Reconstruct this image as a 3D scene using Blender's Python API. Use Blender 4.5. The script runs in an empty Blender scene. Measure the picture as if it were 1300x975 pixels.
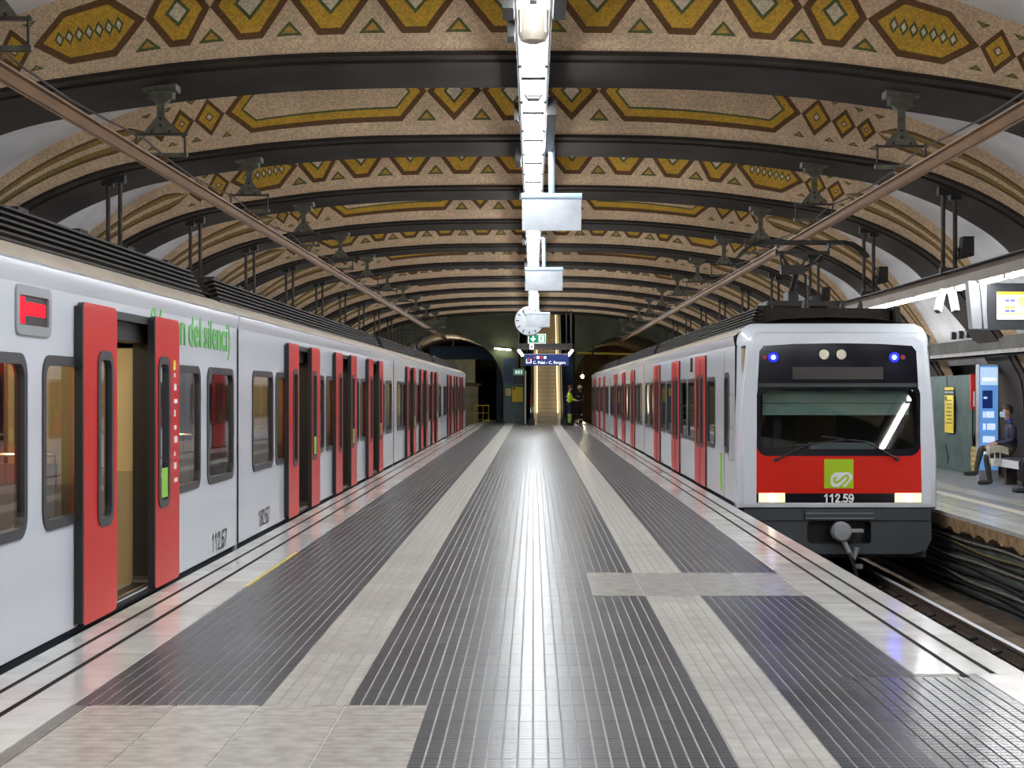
import bpy, bmesh, math, random
from mathutils import Vector, Matrix
random.seed(7)
SC = bpy.context.scene
COL = SC.collection
PI = math.pi

# ------------------------------------------------------------------ camera, world, exposure
CAM_Z = 1.6
cam_d = bpy.data.cameras.new('camera')
cam = bpy.data.objects.new('camera', cam_d); COL.objects.link(cam)
cam.location = (0, 0, CAM_Z); cam.rotation_euler = (PI/2, 0, 0)
cam_d.sensor_width = 36.0; cam_d.lens = 2200/1300*36.0
cam_d.shift_x = -27/1300; cam_d.shift_y = 9.5/1300
cam_d.clip_end = 400; cam_d.clip_start = 0.05
SC.camera = cam
world = bpy.data.worlds.new('world'); SC.world = world; world.use_nodes = True
world.node_tree.nodes['Background'].inputs[0].default_value = (0.5, 0.55, 0.6, 1)
world.node_tree.nodes['Background'].inputs[1].default_value = 0.05
SC.view_settings.view_transform = 'Standard'; SC.view_settings.look = 'None'
SC.view_settings.exposure = 0.42; SC.view_settings.gamma = 1.0
SC.view_settings.use_curve_mapping = False
SC.cycles.sample_clamp_indirect = 4.0; SC.cycles.caustics_reflective = False
LAMP = 30.0          # radiance of the central luminaires
SIDE_LAMP = 55.0     # radiance of the tubes over the side platforms
TRAIN_LAMP = 7.0    # radiance of the strips inside the trains

# ------------------------------------------------------------------ materials
MATS = {}
def mat(name, col, rough=0.5, metal=0.0, spec=0.5, noise=None, bump=None, emit=0.0, ecol=None, coat=0.0, rnd=0.0):
    m = bpy.data.materials.new(name); m.use_nodes = True
    nt = m.node_tree; b = nt.nodes['Principled BSDF']
    b.inputs['Base Color'].default_value = (*col, 1)
    b.inputs['Roughness'].default_value = rough; b.inputs['Metallic'].default_value = metal
    b.inputs['Specular IOR Level'].default_value = spec
    b.inputs['Coat Weight'].default_value = coat; b.inputs['Coat Roughness'].default_value = 0.05
    if emit:
        b.inputs['Emission Color'].default_value = (*(ecol or col), 1)
        b.inputs['Emission Strength'].default_value = emit
    tc = None
    def coords():
        nonlocal tc
        if tc is None: tc = nt.nodes.new('ShaderNodeTexCoord')
        return tc.outputs['Object']
    src = None
    if noise:
        sc, amt = noise
        n = nt.nodes.new('ShaderNodeTexNoise'); n.inputs['Scale'].default_value = sc; n.inputs['Detail'].default_value = 6
        nt.links.new(coords(), n.inputs['Vector'])
        mr = nt.nodes.new('ShaderNodeMapRange')
        mr.inputs['From Min'].default_value = 0.3; mr.inputs['From Max'].default_value = 0.7
        mr.inputs['To Min'].default_value = 1-amt; mr.inputs['To Max'].default_value = 1+amt*0.5
        nt.links.new(n.outputs['Fac'], mr.inputs['Value'])
        src = mr.outputs[0]
    if rnd:
        oi = nt.nodes.new('ShaderNodeObjectInfo')
        mr = nt.nodes.new('ShaderNodeMapRange')
        mr.inputs['To Min'].default_value = 1-rnd; mr.inputs['To Max'].default_value = 1+rnd
        nt.links.new(oi.outputs['Random'], mr.inputs['Value'])
        if src:
            mu = nt.nodes.new('ShaderNodeMath'); mu.operation = 'MULTIPLY'
            nt.links.new(src, mu.inputs[0]); nt.links.new(mr.outputs[0], mu.inputs[1]); src = mu.outputs[0]
        else: src = mr.outputs[0]
    if src:
        vm = nt.nodes.new('ShaderNodeVectorMath'); vm.operation = 'SCALE'
        vm.inputs[0].default_value = col; nt.links.new(src, vm.inputs['Scale'])
        nt.links.new(vm.outputs[0], b.inputs['Base Color'])
    if bump:
        sc, st = bump
        n = nt.nodes.new('ShaderNodeTexNoise'); n.inputs['Scale'].default_value = sc; n.inputs['Detail'].default_value = 4
        nt.links.new(coords(), n.inputs['Vector'])
        bp = nt.nodes.new('ShaderNodeBump'); bp.inputs['Strength'].default_value = st; bp.inputs['Distance'].default_value = 0.02
        nt.links.new(n.outputs['Fac'], bp.inputs['Height']); nt.links.new(bp.outputs[0], b.inputs['Normal'])
    MATS[name] = m
    return m
def ribbed(name, col, rough, period, strength, rnd=0.12, noise=(9, 0.25), spec=0.5, groove=0.22):
    """paving material: fine ribs across the tile (along Y) as relief"""
    m = mat(name, col, rough, noise=noise, rnd=rnd, spec=spec)
    nt = m.node_tree; b = nt.nodes['Principled BSDF']
    tc = nt.nodes.new('ShaderNodeTexCoord')
    w = nt.nodes.new('ShaderNodeTexWave'); w.wave_type = 'BANDS'; w.bands_direction = 'Y'
    w.inputs['Scale'].default_value = 0.31416/period; w.inputs['Distortion'].default_value = 0.0
    nt.links.new(tc.outputs['Object'], w.inputs['Vector'])
    rg = nt.nodes.new('ShaderNodeMapRange'); rg.interpolation_type = 'SMOOTHSTEP'; rg.inputs['From Min'].default_value = 0.0; rg.inputs['From Max'].default_value = groove
    nt.links.new(w.outputs['Fac'], rg.inputs['Value'])
    bp = nt.nodes.new('ShaderNodeBump'); bp.inputs['Strength'].default_value = strength; bp.inputs['Distance'].default_value = 0.004
    nt.links.new(rg.outputs[0], bp.inputs['Height']); nt.links.new(bp.outputs[0], b.inputs['Normal'])
    return m
def mosaic(name, col, size=0.024):
    m = mat(name, col, 0.45, noise=(1.3, 0.16))
    nt = m.node_tree; b = nt.nodes['Principled BSDF']
    src = b.inputs['Base Color'].links[0].from_socket
    tc = nt.nodes.new('ShaderNodeTexCoord'); sx = nt.nodes.new('ShaderNodeSeparateXYZ'); cb = nt.nodes.new('ShaderNodeCombineXYZ')
    nt.links.new(tc.outputs['Object'], sx.inputs[0]); nt.links.new(sx.outputs['X'], cb.inputs['X']); nt.links.new(sx.outputs['Z'], cb.inputs['Y'])
    br = nt.nodes.new('ShaderNodeTexBrick')
    br.inputs['Color1'].default_value = (0.74, 0.72, 0.70, 1); br.inputs['Color2'].default_value = (1.12, 1.1, 1.06, 1)
    br.inputs['Mortar'].default_value = (0.42, 0.38, 0.33, 1)
    br.inputs['Scale'].default_value = 1.0; br.inputs['Brick Width'].default_value = size*1.15; br.inputs['Row Height'].default_value = size
    br.inputs['Mortar Size'].default_value = size*0.07; br.offset = 0.4
    nt.links.new(cb.outputs[0], br.inputs['Vector'])
    mx = nt.nodes.new('ShaderNodeMix'); mx.data_type = 'RGBA'; mx.blend_type = 'MULTIPLY'; mx.inputs['Factor'].default_value = 1.0
    nt.links.new(src, mx.inputs[6]); nt.links.new(br.outputs['Color'], mx.inputs[7])
    nt.links.new(mx.outputs[2], b.inputs['Base Color'])
    return m
def glass(name, tint=(0.8, 0.85, 0.85), refl=0.1):
    m = bpy.data.materials.new(name); m.use_nodes = True; nt = m.node_tree
    nt.nodes.remove(nt.nodes['Principled BSDF'])
    tr = nt.nodes.new('ShaderNodeBsdfTransparent'); tr.inputs[0].default_value = (*tint, 1)
    gl = nt.nodes.new('ShaderNodeBsdfGlossy'); gl.inputs['Roughness'].default_value = 0.02
    fr = nt.nodes.new('ShaderNodeFresnel'); fr.inputs['IOR'].default_value = 1.5
    mr = nt.nodes.new('ShaderNodeMath'); mr.operation = 'ADD'; mr.inputs[1].default_value = refl; mr.use_clamp = True
    mx = nt.nodes.new('ShaderNodeMixShader')
    nt.links.new(fr.outputs[0], mr.inputs[0]); nt.links.new(mr.outputs[0], mx.inputs[0])
    nt.links.new(tr.outputs[0], mx.inputs[1]); nt.links.new(gl.outputs[0], mx.inputs[2])
    nt.links.new(mx.outputs[0], nt.nodes['Material Output'].inputs[0])
    MATS[name] = m
    return m

# paving
ribbed('tile_dark', (0.070, 0.074, 0.086), 0.28, 0.0614, 0.5, spec=0.26, rnd=0.2)
ribbed('tile_patch', (0.095, 0.10, 0.11), 0.20, 0.0614, 0.6, spec=0.4)
ribbed('tile_light', (0.52, 0.50, 0.46), 0.30, 0.0614, 0.4, rnd=0.12)
ribbed('tile_slab', (0.50, 0.475, 0.44), 0.26, 0.088, 0.9, rnd=0.07, groove=0.4)
ribbed('tile_new', (0.40, 0.39, 0.37), 0.25, 0.0614, 0.25, rnd=0.07)
ribbed('marble', (0.66, 0.65, 0.62), 0.14, 0.05, 0.12, rnd=0.10, noise=(3, 0.15))
mat('grout', (0.45, 0.43, 0.40), 0.7, noise=(30, 0.25))
mat('border_grey', (0.20, 0.19, 0.18), 0.4, noise=(9, 0.3))
mat('grout_dark', (0.05, 0.05, 0.05), 0.6)
mat('inlay_dark', (0.022, 0.018, 0.016), 0.8, spec=0.1)
mat('yellow_paint', (0.72, 0.58, 0.06), 0.4, noise=(25, 0.4))
mat('concrete', (0.30, 0.29, 0.27), 0.8, noise=(2.5, 0.35), bump=(20, 0.3))
mat('platform_side', (0.10, 0.12, 0.11), 0.8, noise=(1.5, 0.5))
mat('eroded_edge', (0.42, 0.28, 0.14), 0.9, noise=(8, 0.5), bump=(30, 0.5))
mat('track_bed', (0.12, 0.085, 0.055), 0.9, noise=(3, 0.5), bump=(14, 0.6))
mat('side_floor', (0.20, 0.21, 0.23), 0.4, noise=(4, 0.25))
mat('rail_side', (0.09, 0.06, 0.045), 0.7, noise=(8, 0.4))
mat('rail_head', (0.75, 0.77, 0.80), 0.42, metal=0.7)
# vault
mat('plaster', (0.80, 0.79, 0.80), 0.85, noise=(0.9, 0.2), bump=(3, 0.25))
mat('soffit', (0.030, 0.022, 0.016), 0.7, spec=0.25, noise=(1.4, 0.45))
mosaic('mosaic_cream', (0.88, 0.67, 0.455)); mosaic('mosaic_ochre', (0.76, 0.46, 0.045)); mosaic('mosaic_brown', (0.17, 0.08, 0.024))
mosaic('mosaic_green', (0.12, 0.15, 0.045)); mosaic('mosaic_olive', (0.34, 0.24, 0.06)); mosaic('mosaic_white', (0.90, 0.80, 0.64)); mosaic('mosaic_orange', (0.62, 0.36, 0.07))
mat('wall_dark', (0.09, 0.085, 0.08), 0.85, noise=(1.2, 0.4))
mat('wall_green', (0.15, 0.16, 0.10), 0.8, noise=(0.8, 0.35))
mat('wall_blue', (0.05, 0.09, 0.16), 0.6, noise=(2, 0.3))
mat('wall_teal', (0.10, 0.15, 0.15), 0.5, noise=(2, 0.25))
mat('wall_brown', (0.16, 0.11, 0.06), 0.85, noise=(0.9, 0.5))
mat('panel_grey', (0.22, 0.24, 0.20), 0.6, noise=(1.2, 0.35))
# metals, plastics
mat('steel_dark', (0.035, 0.033, 0.032), 0.5, metal=0.3, noise=(6, 0.3))
mat('steel_brown', (0.07, 0.05, 0.04), 0.55, metal=0.2, noise=(5, 0.4))
mat('bracket_grey', (0.17, 0.165, 0.125), 0.5, metal=0.4, noise=(8, 0.4))
mat('copper_rail', (0.17, 0.080, 0.024), 0.5, metal=0.1, noise=(1.5, 0.3))
mat('insulator', (0.22, 0.12, 0.07), 0.25)
mat('trunking', (0.32, 0.33, 0.35), 0.45, metal=0.3); mat('lamp_housing', (0.07, 0.072, 0.076), 0.5)
mat('tube_blue', (0.42, 0.55, 0.68), 0.3, metal=0.2)
mat('aluminium', (0.40, 0.42, 0.45), 0.3, metal=0.9, noise=(5, 0.15)); mat('steel_bright', (0.6, 0.6, 0.6), 0.35, metal=0.8)
mat('plastic_cream', (0.62, 0.56, 0.45), 0.4)
mat('plastic_white', (0.75, 0.76, 0.77), 0.4)
mat('plastic_grey', (0.28, 0.29, 0.31), 0.4)
mat('plastic_black', (0.012, 0.012, 0.013), 0.4)
mat('beam_paint', (0.20, 0.155, 0.12), 0.5, noise=(2, 0.2))
mat('lamp_white', (0.9, 0.9, 0.9), 0.4, emit=LAMP, ecol=(0.93, 0.97, 1.0))
mat('lamp_side', (0.9, 0.9, 0.9), 0.4, emit=SIDE_LAMP, ecol=(0.95, 0.98, 1.0))
mat('lamp_train', (0.9, 0.9, 0.85), 0.4, emit=TRAIN_LAMP, ecol=(1.0, 0.86, 0.60))
mat('lamp_train_dim', (0.9, 0.9, 0.85), 0.4, emit=TRAIN_LAMP*0.35, ecol=(1.0, 0.90, 0.70))
mat('lamp_escalator', (0.9, 0.8, 0.6), 0.4, emit=1.9, ecol=(1.0, 0.84, 0.55))
mat('lamp_small', (0.9, 0.9, 0.9), 0.4, emit=22.0, ecol=(1, 0.97, 0.92)); mat('lamp_tunnel', (0.9, 0.8, 0.6), 0.4, emit=260.0, ecol=(1, 0.80, 0.5)); mat('lamp_tube', (0.9, 0.9, 0.8), 0.4, emit=22.0, ecol=(0.95, 1.0, 0.75))
# train
mat('train_white', (0.68, 0.71, 0.77), 0.2, coat=0.3, spec=0.5, bump=(1.2, 0.04))
mat('train_cream', (0.52, 0.45, 0.37), 0.35, noise=(2, 0.15))
mat('train_red', (0.60, 0.014, 0.010), 0.28, spec=0.3)
mat('train_front_red', (0.66, 0.020, 0.010), 0.18, spec=0.4)
mat('train_skirt', (0.022, 0.03, 0.045), 0.5)
mat('train_grey', (0.045, 0.052, 0.06), 0.5)
mat('rubber', (0.010, 0.010, 0.011), 0.45)
mat('gasket', (0.035, 0.037, 0.042), 0.35)
mat('roof_brown', (0.022, 0.016, 0.013), 0.7, spec=0.25, noise=(3, 0.3)); mat('bellows_grey', (0.36, 0.37, 0.38), 0.6)
mat('interior_beige', (0.55, 0.43, 0.22), 0.45)
mat('interior_panel', (0.36, 0.28, 0.16), 0.4)
mat('interior_floor', (0.28, 0.26, 0.23), 0.5)
mat('seat_grey', (0.22, 0.22, 0.26), 0.5)
mat('seat_red', (0.30, 0.03, 0.04), 0.6)
mat('chrome', (0.75, 0.72, 0.64), 0.15, metal=1.0)
glass('window_glass', (0.82, 0.82, 0.80), 0.10)
glass('window_glass_dark', (0.45, 0.46, 0.46), 0.16)
glass('windscreen_glass', (0.62, 0.68, 0.68), 0.05)
mat('black_gloss', (0.006, 0.006, 0.012), 0.08, coat=0.5)
mat('display_dark', (0.028, 0.020, 0.020), 0.3)
mat('blind', (0.34, 0.46, 0.40), 0.7, noise=(3, 0.1))
mat('cab_dark', (0.05, 0.055, 0.05), 0.7)
mat('logo_green', (0.40, 0.60, 0.015), 0.25)
mat('sticker_green', (0.30, 0.60, 0.06), 0.4)
mat('text_green', (0.10, 0.42, 0.07), 0.4)
mat('text_dark', (0.03, 0.03, 0.035), 0.4)
mat('text_white', (0.85, 0.85, 0.85), 0.4)
mat('logo_white', (0.80, 0.82, 0.84), 0.3)
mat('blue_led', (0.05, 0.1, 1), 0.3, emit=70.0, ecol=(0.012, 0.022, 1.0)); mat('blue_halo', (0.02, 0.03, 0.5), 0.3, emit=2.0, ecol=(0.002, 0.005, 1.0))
mat('red_led', (0.5, 0.0, 0.004), 0.5, spec=0.1, emit=1.6, ecol=(1.0, 0.0, 0.012))
mat('headlight', (1, 0.9, 0.7), 0.3, emit=0.55, ecol=(1.0, 0.86, 0.50)); mat('headlight_core', (1, 0.9, 0.7), 0.3, emit=12.0, ecol=(1.0, 0.93, 0.75))
mat('reflector', (0.45, 0.42, 0.33), 0.2, metal=0.8)
# signs and far end
mat('clock_face', (0.50, 0.53, 0.56), 0.6)
mat('sign_green', (0.0, 0.22, 0.10), 0.4, emit=0.25, ecol=(0.0, 0.35, 0.17))
mat('sign_white', (0.85, 0.88, 0.86), 0.4, emit=0.5, ecol=(0.9, 0.95, 0.92))
mat('sign_blue', (0.008, 0.03, 0.18), 0.5, emit=0.06, ecol=(0.01, 0.05, 0.45))
mat('sign_red', (0.65, 0.04, 0.03), 0.4)
mat('poster_yellow', (0.80, 0.60, 0.04), 0.5, noise=(6, 0.12))
mat('rail_yellow', (0.55, 0.46, 0.05), 0.5)
mat('escalator_step', (0.44, 0.36, 0.22), 0.4, metal=0.3)
mat('escalator_cream', (0.78, 0.64, 0.38), 0.4)
mat('step_riser', (0.32, 0.26, 0.17), 0.5)
mat('hoarding', (0.055, 0.095, 0.085), 0.7, noise=(3, 0.3), bump=(5, 0.4))
mat('totem_blue', (0.10, 0.28, 0.65), 0.3, emit=0.35, ecol=(0.16, 0.38, 0.80))
mat('totem_pale', (0.5, 0.65, 0.85), 0.3, emit=0.45, ecol=(0.5, 0.68, 0.95))
mat('screen_white', (0.9, 0.9, 0.85), 0.3, emit=0.9, ecol=(0.92, 0.95, 0.85))
mat('screen_orange', (0.9, 0.35, 0.04), 0.3, emit=0.9, ecol=(1.0, 0.36, 0.03))
mat('screen_blue', (0.1, 0.12, 0.5), 0.3, emit=0.5, ecol=(0.12, 0.14, 0.6))
mat('screen_yellow', (0.9, 0.7, 0.15), 0.3, emit=0.8, ecol=(1.0, 0.72, 0.2))
mat('wood_yellow', (0.50, 0.36, 0.10), 0.6, noise=(5, 0.3))
mat('cable_black', (0.02, 0.02, 0.02), 0.6)
mat('cable_yellow', (0.20, 0.17, 0.05), 0.6)
mat('cable_grey', (0.24, 0.22, 0.20), 0.6, noise=(9, 0.4))
# people
mat('skin', (0.45, 0.25, 0.17), 0.5); mat('hair_dark', (0.03, 0.022, 0.018), 0.6)
mat('jacket_navy', (0.012, 0.016, 0.04), 0.75, noise=(12, 0.3)); mat('trouser_brown', (0.05, 0.04, 0.03), 0.8, noise=(12, 0.3))
mat('collar_blue', (0.04, 0.09, 0.42), 0.7)
mat('shoe_dark', (0.03, 0.03, 0.032), 0.5); mat('face_mask', (0.50, 0.68, 0.80), 0.7)
mat('bag_beige', (0.62, 0.56, 0.46), 0.8, noise=(10, 0.2)); mat('coat_black', (0.010, 0.009, 0.012), 0.8)
mat('hi_vis', (0.55, 0.85, 0.02), 0.6, emit=0.0); mat('work_navy', (0.012, 0.018, 0.05), 0.8)
mat('reflective', (0.70, 0.72, 0.72), 0.4); mat('helmet_red', (0.16, 0.04, 0.05), 0.4)

# ------------------------------------------------------------------ mesh helpers
WL = {}    # world location of every parent we build under
class MB:
    def __init__(s): s.v = []; s.f = []; s.m = []; s.mats = []
    def mi(s, name):
        if name not in s.mats: s.mats.append(name)
        return s.mats.index(name)
    def face(s, idx, m): s.f.append(tuple(idx)); s.m.append(s.mi(m))
    def add(s, pts): n = len(s.v); s.v.extend(tuple(p) for p in pts); return list(range(n, n+len(pts)))
    def quad(s, a, b, c, d, m): s.face(s.add([a, b, c, d]), m)
    def box(s, x0, x1, y0, y1, z0, z1, m, skip=''):
        i = s.add([(x0,y0,z0),(x1,y0,z0),(x1,y1,z0),(x0,y1,z0),(x0,y0,z1),(x1,y0,z1),(x1,y1,z1),(x0,y1,z1)])
        for k, q in (('b',(0,3,2,1)),('t',(4,5,6,7)),('f',(0,1,5,4)),('r',(1,2,6,5)),('k',(2,3,7,6)),('l',(3,0,4,7))):
            if k not in skip: s.face([i[j] for j in q], m)
        return s
    def obox(s, c, ax, ay, az, m):
        """box from centre and three half vectors"""
        c, ax, ay, az = Vector(c), Vector(ax), Vector(ay), Vector(az)
        i = s.add([c-ax-ay-az, c+ax-ay-az, c+ax+ay-az, c-ax+ay-az, c-ax-ay+az, c+ax-ay+az, c+ax+ay+az, c-ax+ay+az])
        for q in ((0,3,2,1),(4,5,6,7),(0,1,5,4),(1,2,6,5),(2,3,7,6),(3,0,4,7)): s.face([i[j] for j in q], m)
        return s
    def bar(s, p0, p1, w, h, m, up=(0,0,1)):
        p0, p1 = Vector(p0), Vector(p1); d = p1-p0; u = Vector(up)
        x = d.cross(u)
        if x.length < 1e-6: x = d.cross(Vector((1,0,0)))
        x.normalize(); y = x.cross(d).normalized()
        return s.obox((p0+p1)/2, x*w/2, d/2, y*h/2, m)
    def tube(s, pts, r, m, seg=8, cap=True):
        pts = [Vector(p) for p in pts]; rings = []
        ref = None
        for k, p in enumerate(pts):
            d = (pts[min(k+1, len(pts)-1)]-pts[max(k-1, 0)]).normalized()
            if ref is None: ref = Vector((0,0,1)) if abs(d.z) < 0.9 else Vector((1,0,0))
            a = d.cross(ref).normalized(); b = a.cross(d).normalized(); ref = b
            rr = r[k] if isinstance(r, (list, tuple)) else r
            rings.append(s.add([p+(a*math.cos(t)+b*math.sin(t))*rr for t in [2*PI*j/seg for j in range(seg)]]))
        for A, B in zip(rings, rings[1:]):
            for j in range(seg): s.face((A[j], A[(j+1)%seg], B[(j+1)%seg], B[j]), m)
        if cap: s.face(rings[0][::-1], m); s.face(rings[-1], m)
        return s
    def lathe(s, c, prof, m, seg=16, axis='z'):
        c = Vector(c); rings = []
        for r, h in prof:
            ring = []
            for j in range(seg):
                t = 2*PI*j/seg; a, b = r*math.cos(t), r*math.sin(t)
                ring.append(c+Vector({'z':(a,b,h),'y':(a,h,b),'x':(h,a,b)}[axis]))
            rings.append(s.add(ring))
        for A, B in zip(rings, rings[1:]):
            for j in range(seg): s.face((A[j], A[(j+1)%seg], B[(j+1)%seg], B[j]), m)
        s.face(rings[0][::-1], m); s.face(rings[-1], m)
        return s
    def prism(s, loop, fn, m, m_side=None):
        """closed loop of 2-d points, fn(p, side 0/1) -> 3-d"""
        A = s.add([fn(p, 0) for p in loop]); B = s.add([fn(p, 1) for p in loop]); n = len(loop)
        s.face(A, m); s.face(B[::-1], m)
        for j in range(n): s.face((A[j], B[j], B[(j+1)%n], A[(j+1)%n]), m_side or m)
        return s
    def sheet(s, rows, m, closed=False):
        ids = [s.add(r) for r in rows]
        for A, B in zip(ids, ids[1:]):
            n = len(A)
            for j in range(n if closed else n-1): s.face((A[j], A[(j+1)%n], B[(j+1)%n], B[j]), m)
        return s
    def plate(s, outer, holes, fn, m, thick=True, m_side=None):
        """flat plate with holes: 2-d loops, fn(p, side) -> 3-d"""
        bm = bmesh.new(); loops = []
        for lp in [outer]+list(holes):
            vs = [bm.verts.new((p[0], p[1], 0)) for p in lp]
            for j in range(len(vs)): bm.edges.new((vs[j], vs[(j+1)%len(vs)]))
        bmesh.ops.triangle_fill(bm, use_beauty=True, use_dissolve=False, edges=bm.edges[:])
        bm.verts.index_update()
        P = [(v.co.x, v.co.y) for v in bm.verts]
        F = [[v.index for v in f.verts] for f in bm.faces]; bm.free()
        A = s.add([fn(p, 0) for p in P])
        for f in F: s.face([A[k] for k in f], m)
        if thick:
            B = s.add([fn(p, 1) for p in P])
            for f in F: s.face([B[k] for k in f[::-1]], m)
            k = 0
            for lp in [outer]+list(holes):
                n = len(lp)
                for j in range(n): s.face((A[k+j], A[k+(j+1)%n], B[k+(j+1)%n], B[k+j]), m_side or m)
                k += n
        return s
    def mesh(s, name, off=(0,0,0)):
        me = bpy.data.meshes.new(name)
        me.from_pydata([(x-off[0], y-off[1], z-off[2]) for x, y, z in s.v], [], s.f)
        for n in s.mats: me.materials.append(MATS[n])
        me.polygons.foreach_set('material_index', s.m)
        me.update()
        return me
    def build(s, name, parent=None, loc=None, smooth=False, fix=True):
        """link as ONE mesh object; vertices are given in world space"""
        base = WL.get(parent.name, Vector()) if parent else Vector()
        o_loc = Vector(loc) if loc is not None else base
        me = s.mesh(name, o_loc)
        if fix:
            bm = bmesh.new(); bm.from_mesh(me); bmesh.ops.recalc_face_normals(bm, faces=bm.faces[:]); bm.to_mesh(me); bm.free()
        if smooth:
            me.polygons.foreach_set('use_smooth', [True]*len(me.polygons))
            try: me.set_sharp_from_angle(angle=math.radians(40))
            except Exception: pass
        o = bpy.data.objects.new(name, me); COL.objects.link(o)
        if parent: o.parent = parent; o.location = o_loc-base
        else: o.location = o_loc
        WL[o.name] = o_loc
        return o
def tag(o, label=None, cat=None, group=None, kind=None):
    if label: o['label'] = label
    if cat: o['category'] = cat
    if group: o['group'] = group
    if kind: o['kind'] = kind
    return o
def thing(name, loc, label, cat, group=None):
    o = bpy.data.objects.new(name, None); COL.objects.link(o); o.location = loc; o.empty_display_size = 0.1
    WL[o.name] = Vector(loc)
    return tag(o, label, cat, group)
def put(name, me, parent, wloc):
    """object sharing mesh data, at a world location"""
    o = bpy.data.objects.new(name, me); COL.objects.link(o)
    if parent: o.parent = parent; o.location = Vector(wloc)-WL.get(parent.name, Vector())
    else: o.location = wloc
    WL[o.name] = Vector(wloc)
    return o
def copy_tree(o, loc, label=None, group=None):
    def rec(a, par):
        c = a.copy(); COL.objects.link(c)
        if par: c.parent = par
        for ch in a.children: rec(ch, c)
        return c
    kids = list(o.children)
    r = o.copy(); COL.objects.link(r); r.location = loc; WL[r.name] = Vector(loc)
    for ch in kids: rec(ch, r)
    if label: r['label'] = label
    if group: r['group'] = group
    return r
def rrect(x0, x1, z0, z1, r, n=5):
    out = []
    for cx, cz, a0 in ((x1-r, z1-r, 0), (x0+r, z1-r, PI/2), (x0+r, z0+r, PI), (x1-r, z0+r, 1.5*PI)):
        for k in range(n+1):
            a = a0+PI/2*k/n; out.append((cx+r*math.cos(a), cz+r*math.sin(a)))
    return out
def text_mesh(name, txt, size, m, parent, loc, rot, extrude=0.002, align='CENTER', sx=1.0, bold=0.0):
    cu = bpy.data.curves.new(name, 'FONT'); cu.body = txt; cu.size = size; cu.extrude = extrude
    cu.align_x = align; cu.align_y = 'CENTER'; cu.offset = bold; cu.resolution_u = 3
    t = bpy.data.objects.new(name, cu); COL.objects.link(t)
    dg = bpy.context.evaluated_depsgraph_get(); dg.update()
    me = bpy.data.meshes.new_from_object(t.evaluated_get(dg))
    bpy.data.objects.remove(t); bpy.data.curves.remove(cu)
    me.materials.clear(); me.materials.append(MATS[m])
    for p in me.polygons: p.material_index = 0
    o = bpy.data.objects.new(name, me); COL.objects.link(o)
    base = WL.get(parent.name, Vector()) if parent else Vector()
    o.parent = parent; o.location = Vector(loc)-base; o.rotation_euler = rot; o.scale = (sx, 1, 1)
    return o
FRONT = (PI/2, 0, 0)          # text that faces the camera (-Y)
# ------------------------------------------------------------------ vault profile (relative to its axis X = -0.3, heights above eye level)
AX = -0.30
CTRL = [((0,3.79),(0,5.09)), ((2.0,3.77),(2.0,5.04)), ((3.2,3.70),(3.25,4.88)), ((4.14,3.6),(4.25,4.62)), ((5.7,3.36),(5.85,4.04)),
        ((6.6,3.07),(6.8,3.63)), ((7.3,2.72),(7.55,3.15)), ((7.84,2.32),(8.12,2.63)), ((8.5,1.56),(8.74,1.78)), ((8.86,1.12),(9.06,1.28)),
        ((9.22,0.55),(9.38,0.66)), ((9.42,0.0),(9.58,0.05)), ((9.5,-1.68),(9.72,-1.68))]
def catmull(P, t):
    n = len(P)-1; i = min(int(t), n-1); u = t-i
    p1, p2 = Vector(P[i]), Vector(P[i+1])
    p0 = Vector(P[i-1]) if i > 0 else Vector((-P[1][0], P[1][1]))
    p3 = Vector(P[i+2]) if i+2 <= n else p2+(p2-p1)
    return 0.5*((2*p1)+(p2-p0)*u+(2*p0-5*p1+4*p2-p3)*u*u+(3*p1-p0-3*p2+p3)*u**3)
LOW = [c[0] for c in CTRL]; UPP = [c[1] for c in CTRL]
NS = 5
TS = [k/NS for k in range((len(CTRL)-1)*NS+1)]
HALF = [(catmull(LOW, t), catmull(UPP, t)) for t in TS]
FULL = [((-l.x, l.y), (-u.x, u.y)) for l, u in HALF[:0:-1]] + [((l.x, l.y), (u.x, u.y)) for l, u in HALF]
MIDX = [((l.x+u.x)/2, l, u) for l, u in HALF]
def band(u, v):
    """point of the mosaic face: u = distance from the crown, v = -1 (lower arc) .. 1 (vault)"""
    s = 1 if u >= 0 else -1; a = abs(u)
    for (x0, l0, u0), (x1, l1, u1) in zip(MIDX, MIDX[1:]):
        if x0 <= a <= x1:
            k = (a-x0)/(x1-x0); l = l0.lerp(l1, k); q = u0.lerp(u1, k); break
    else: l, q = HALF[-1]
    p = (l+q)/2+(q-l)/2*v
    return s*p.x, p.y
def half_h(u):
    a = band(u, -1); b = band(u, 1); return math.hypot(a[0]-b[0], a[1]-b[1])/2

# the shell
Y_BACK, Y_END = -9.0, 88.0
ys = [Y_BACK+(Y_END-Y_BACK)*k/24 for k in range(25)]
mb = MB()
prof = [(AX+u[0], CAM_Z+u[1]) for l, u in FULL if u[1] > 0.55]
outer = [(AX+u[0]*1.05, CAM_Z+u[1]+0.35) for l, u in FULL if u[1] > 0.55]
mb.sheet([[(x, y, z) for x, z in prof] for y in ys], 'plaster')
mb.sheet([[(x, y, z) for x, z in outer] for y in (Y_BACK, Y_END)], 'plaster')
tag(mb.build('ceiling', smooth=True, fix=False), kind='structure')
XR, XL = AX+9.75, AX-9.75
mb = MB(); mb.box(XR, XR+0.3, Y_BACK, Y_END, -1.2, 2.6, 'wall_dark'); tag(mb.build('wall_right'), kind='structure')
mb = MB(); mb.box(XL-0.3, XL, Y_BACK, Y_END, -1.2, 2.6, 'wall_dark'); tag(mb.build('wall_left'), kind='structure')
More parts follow.
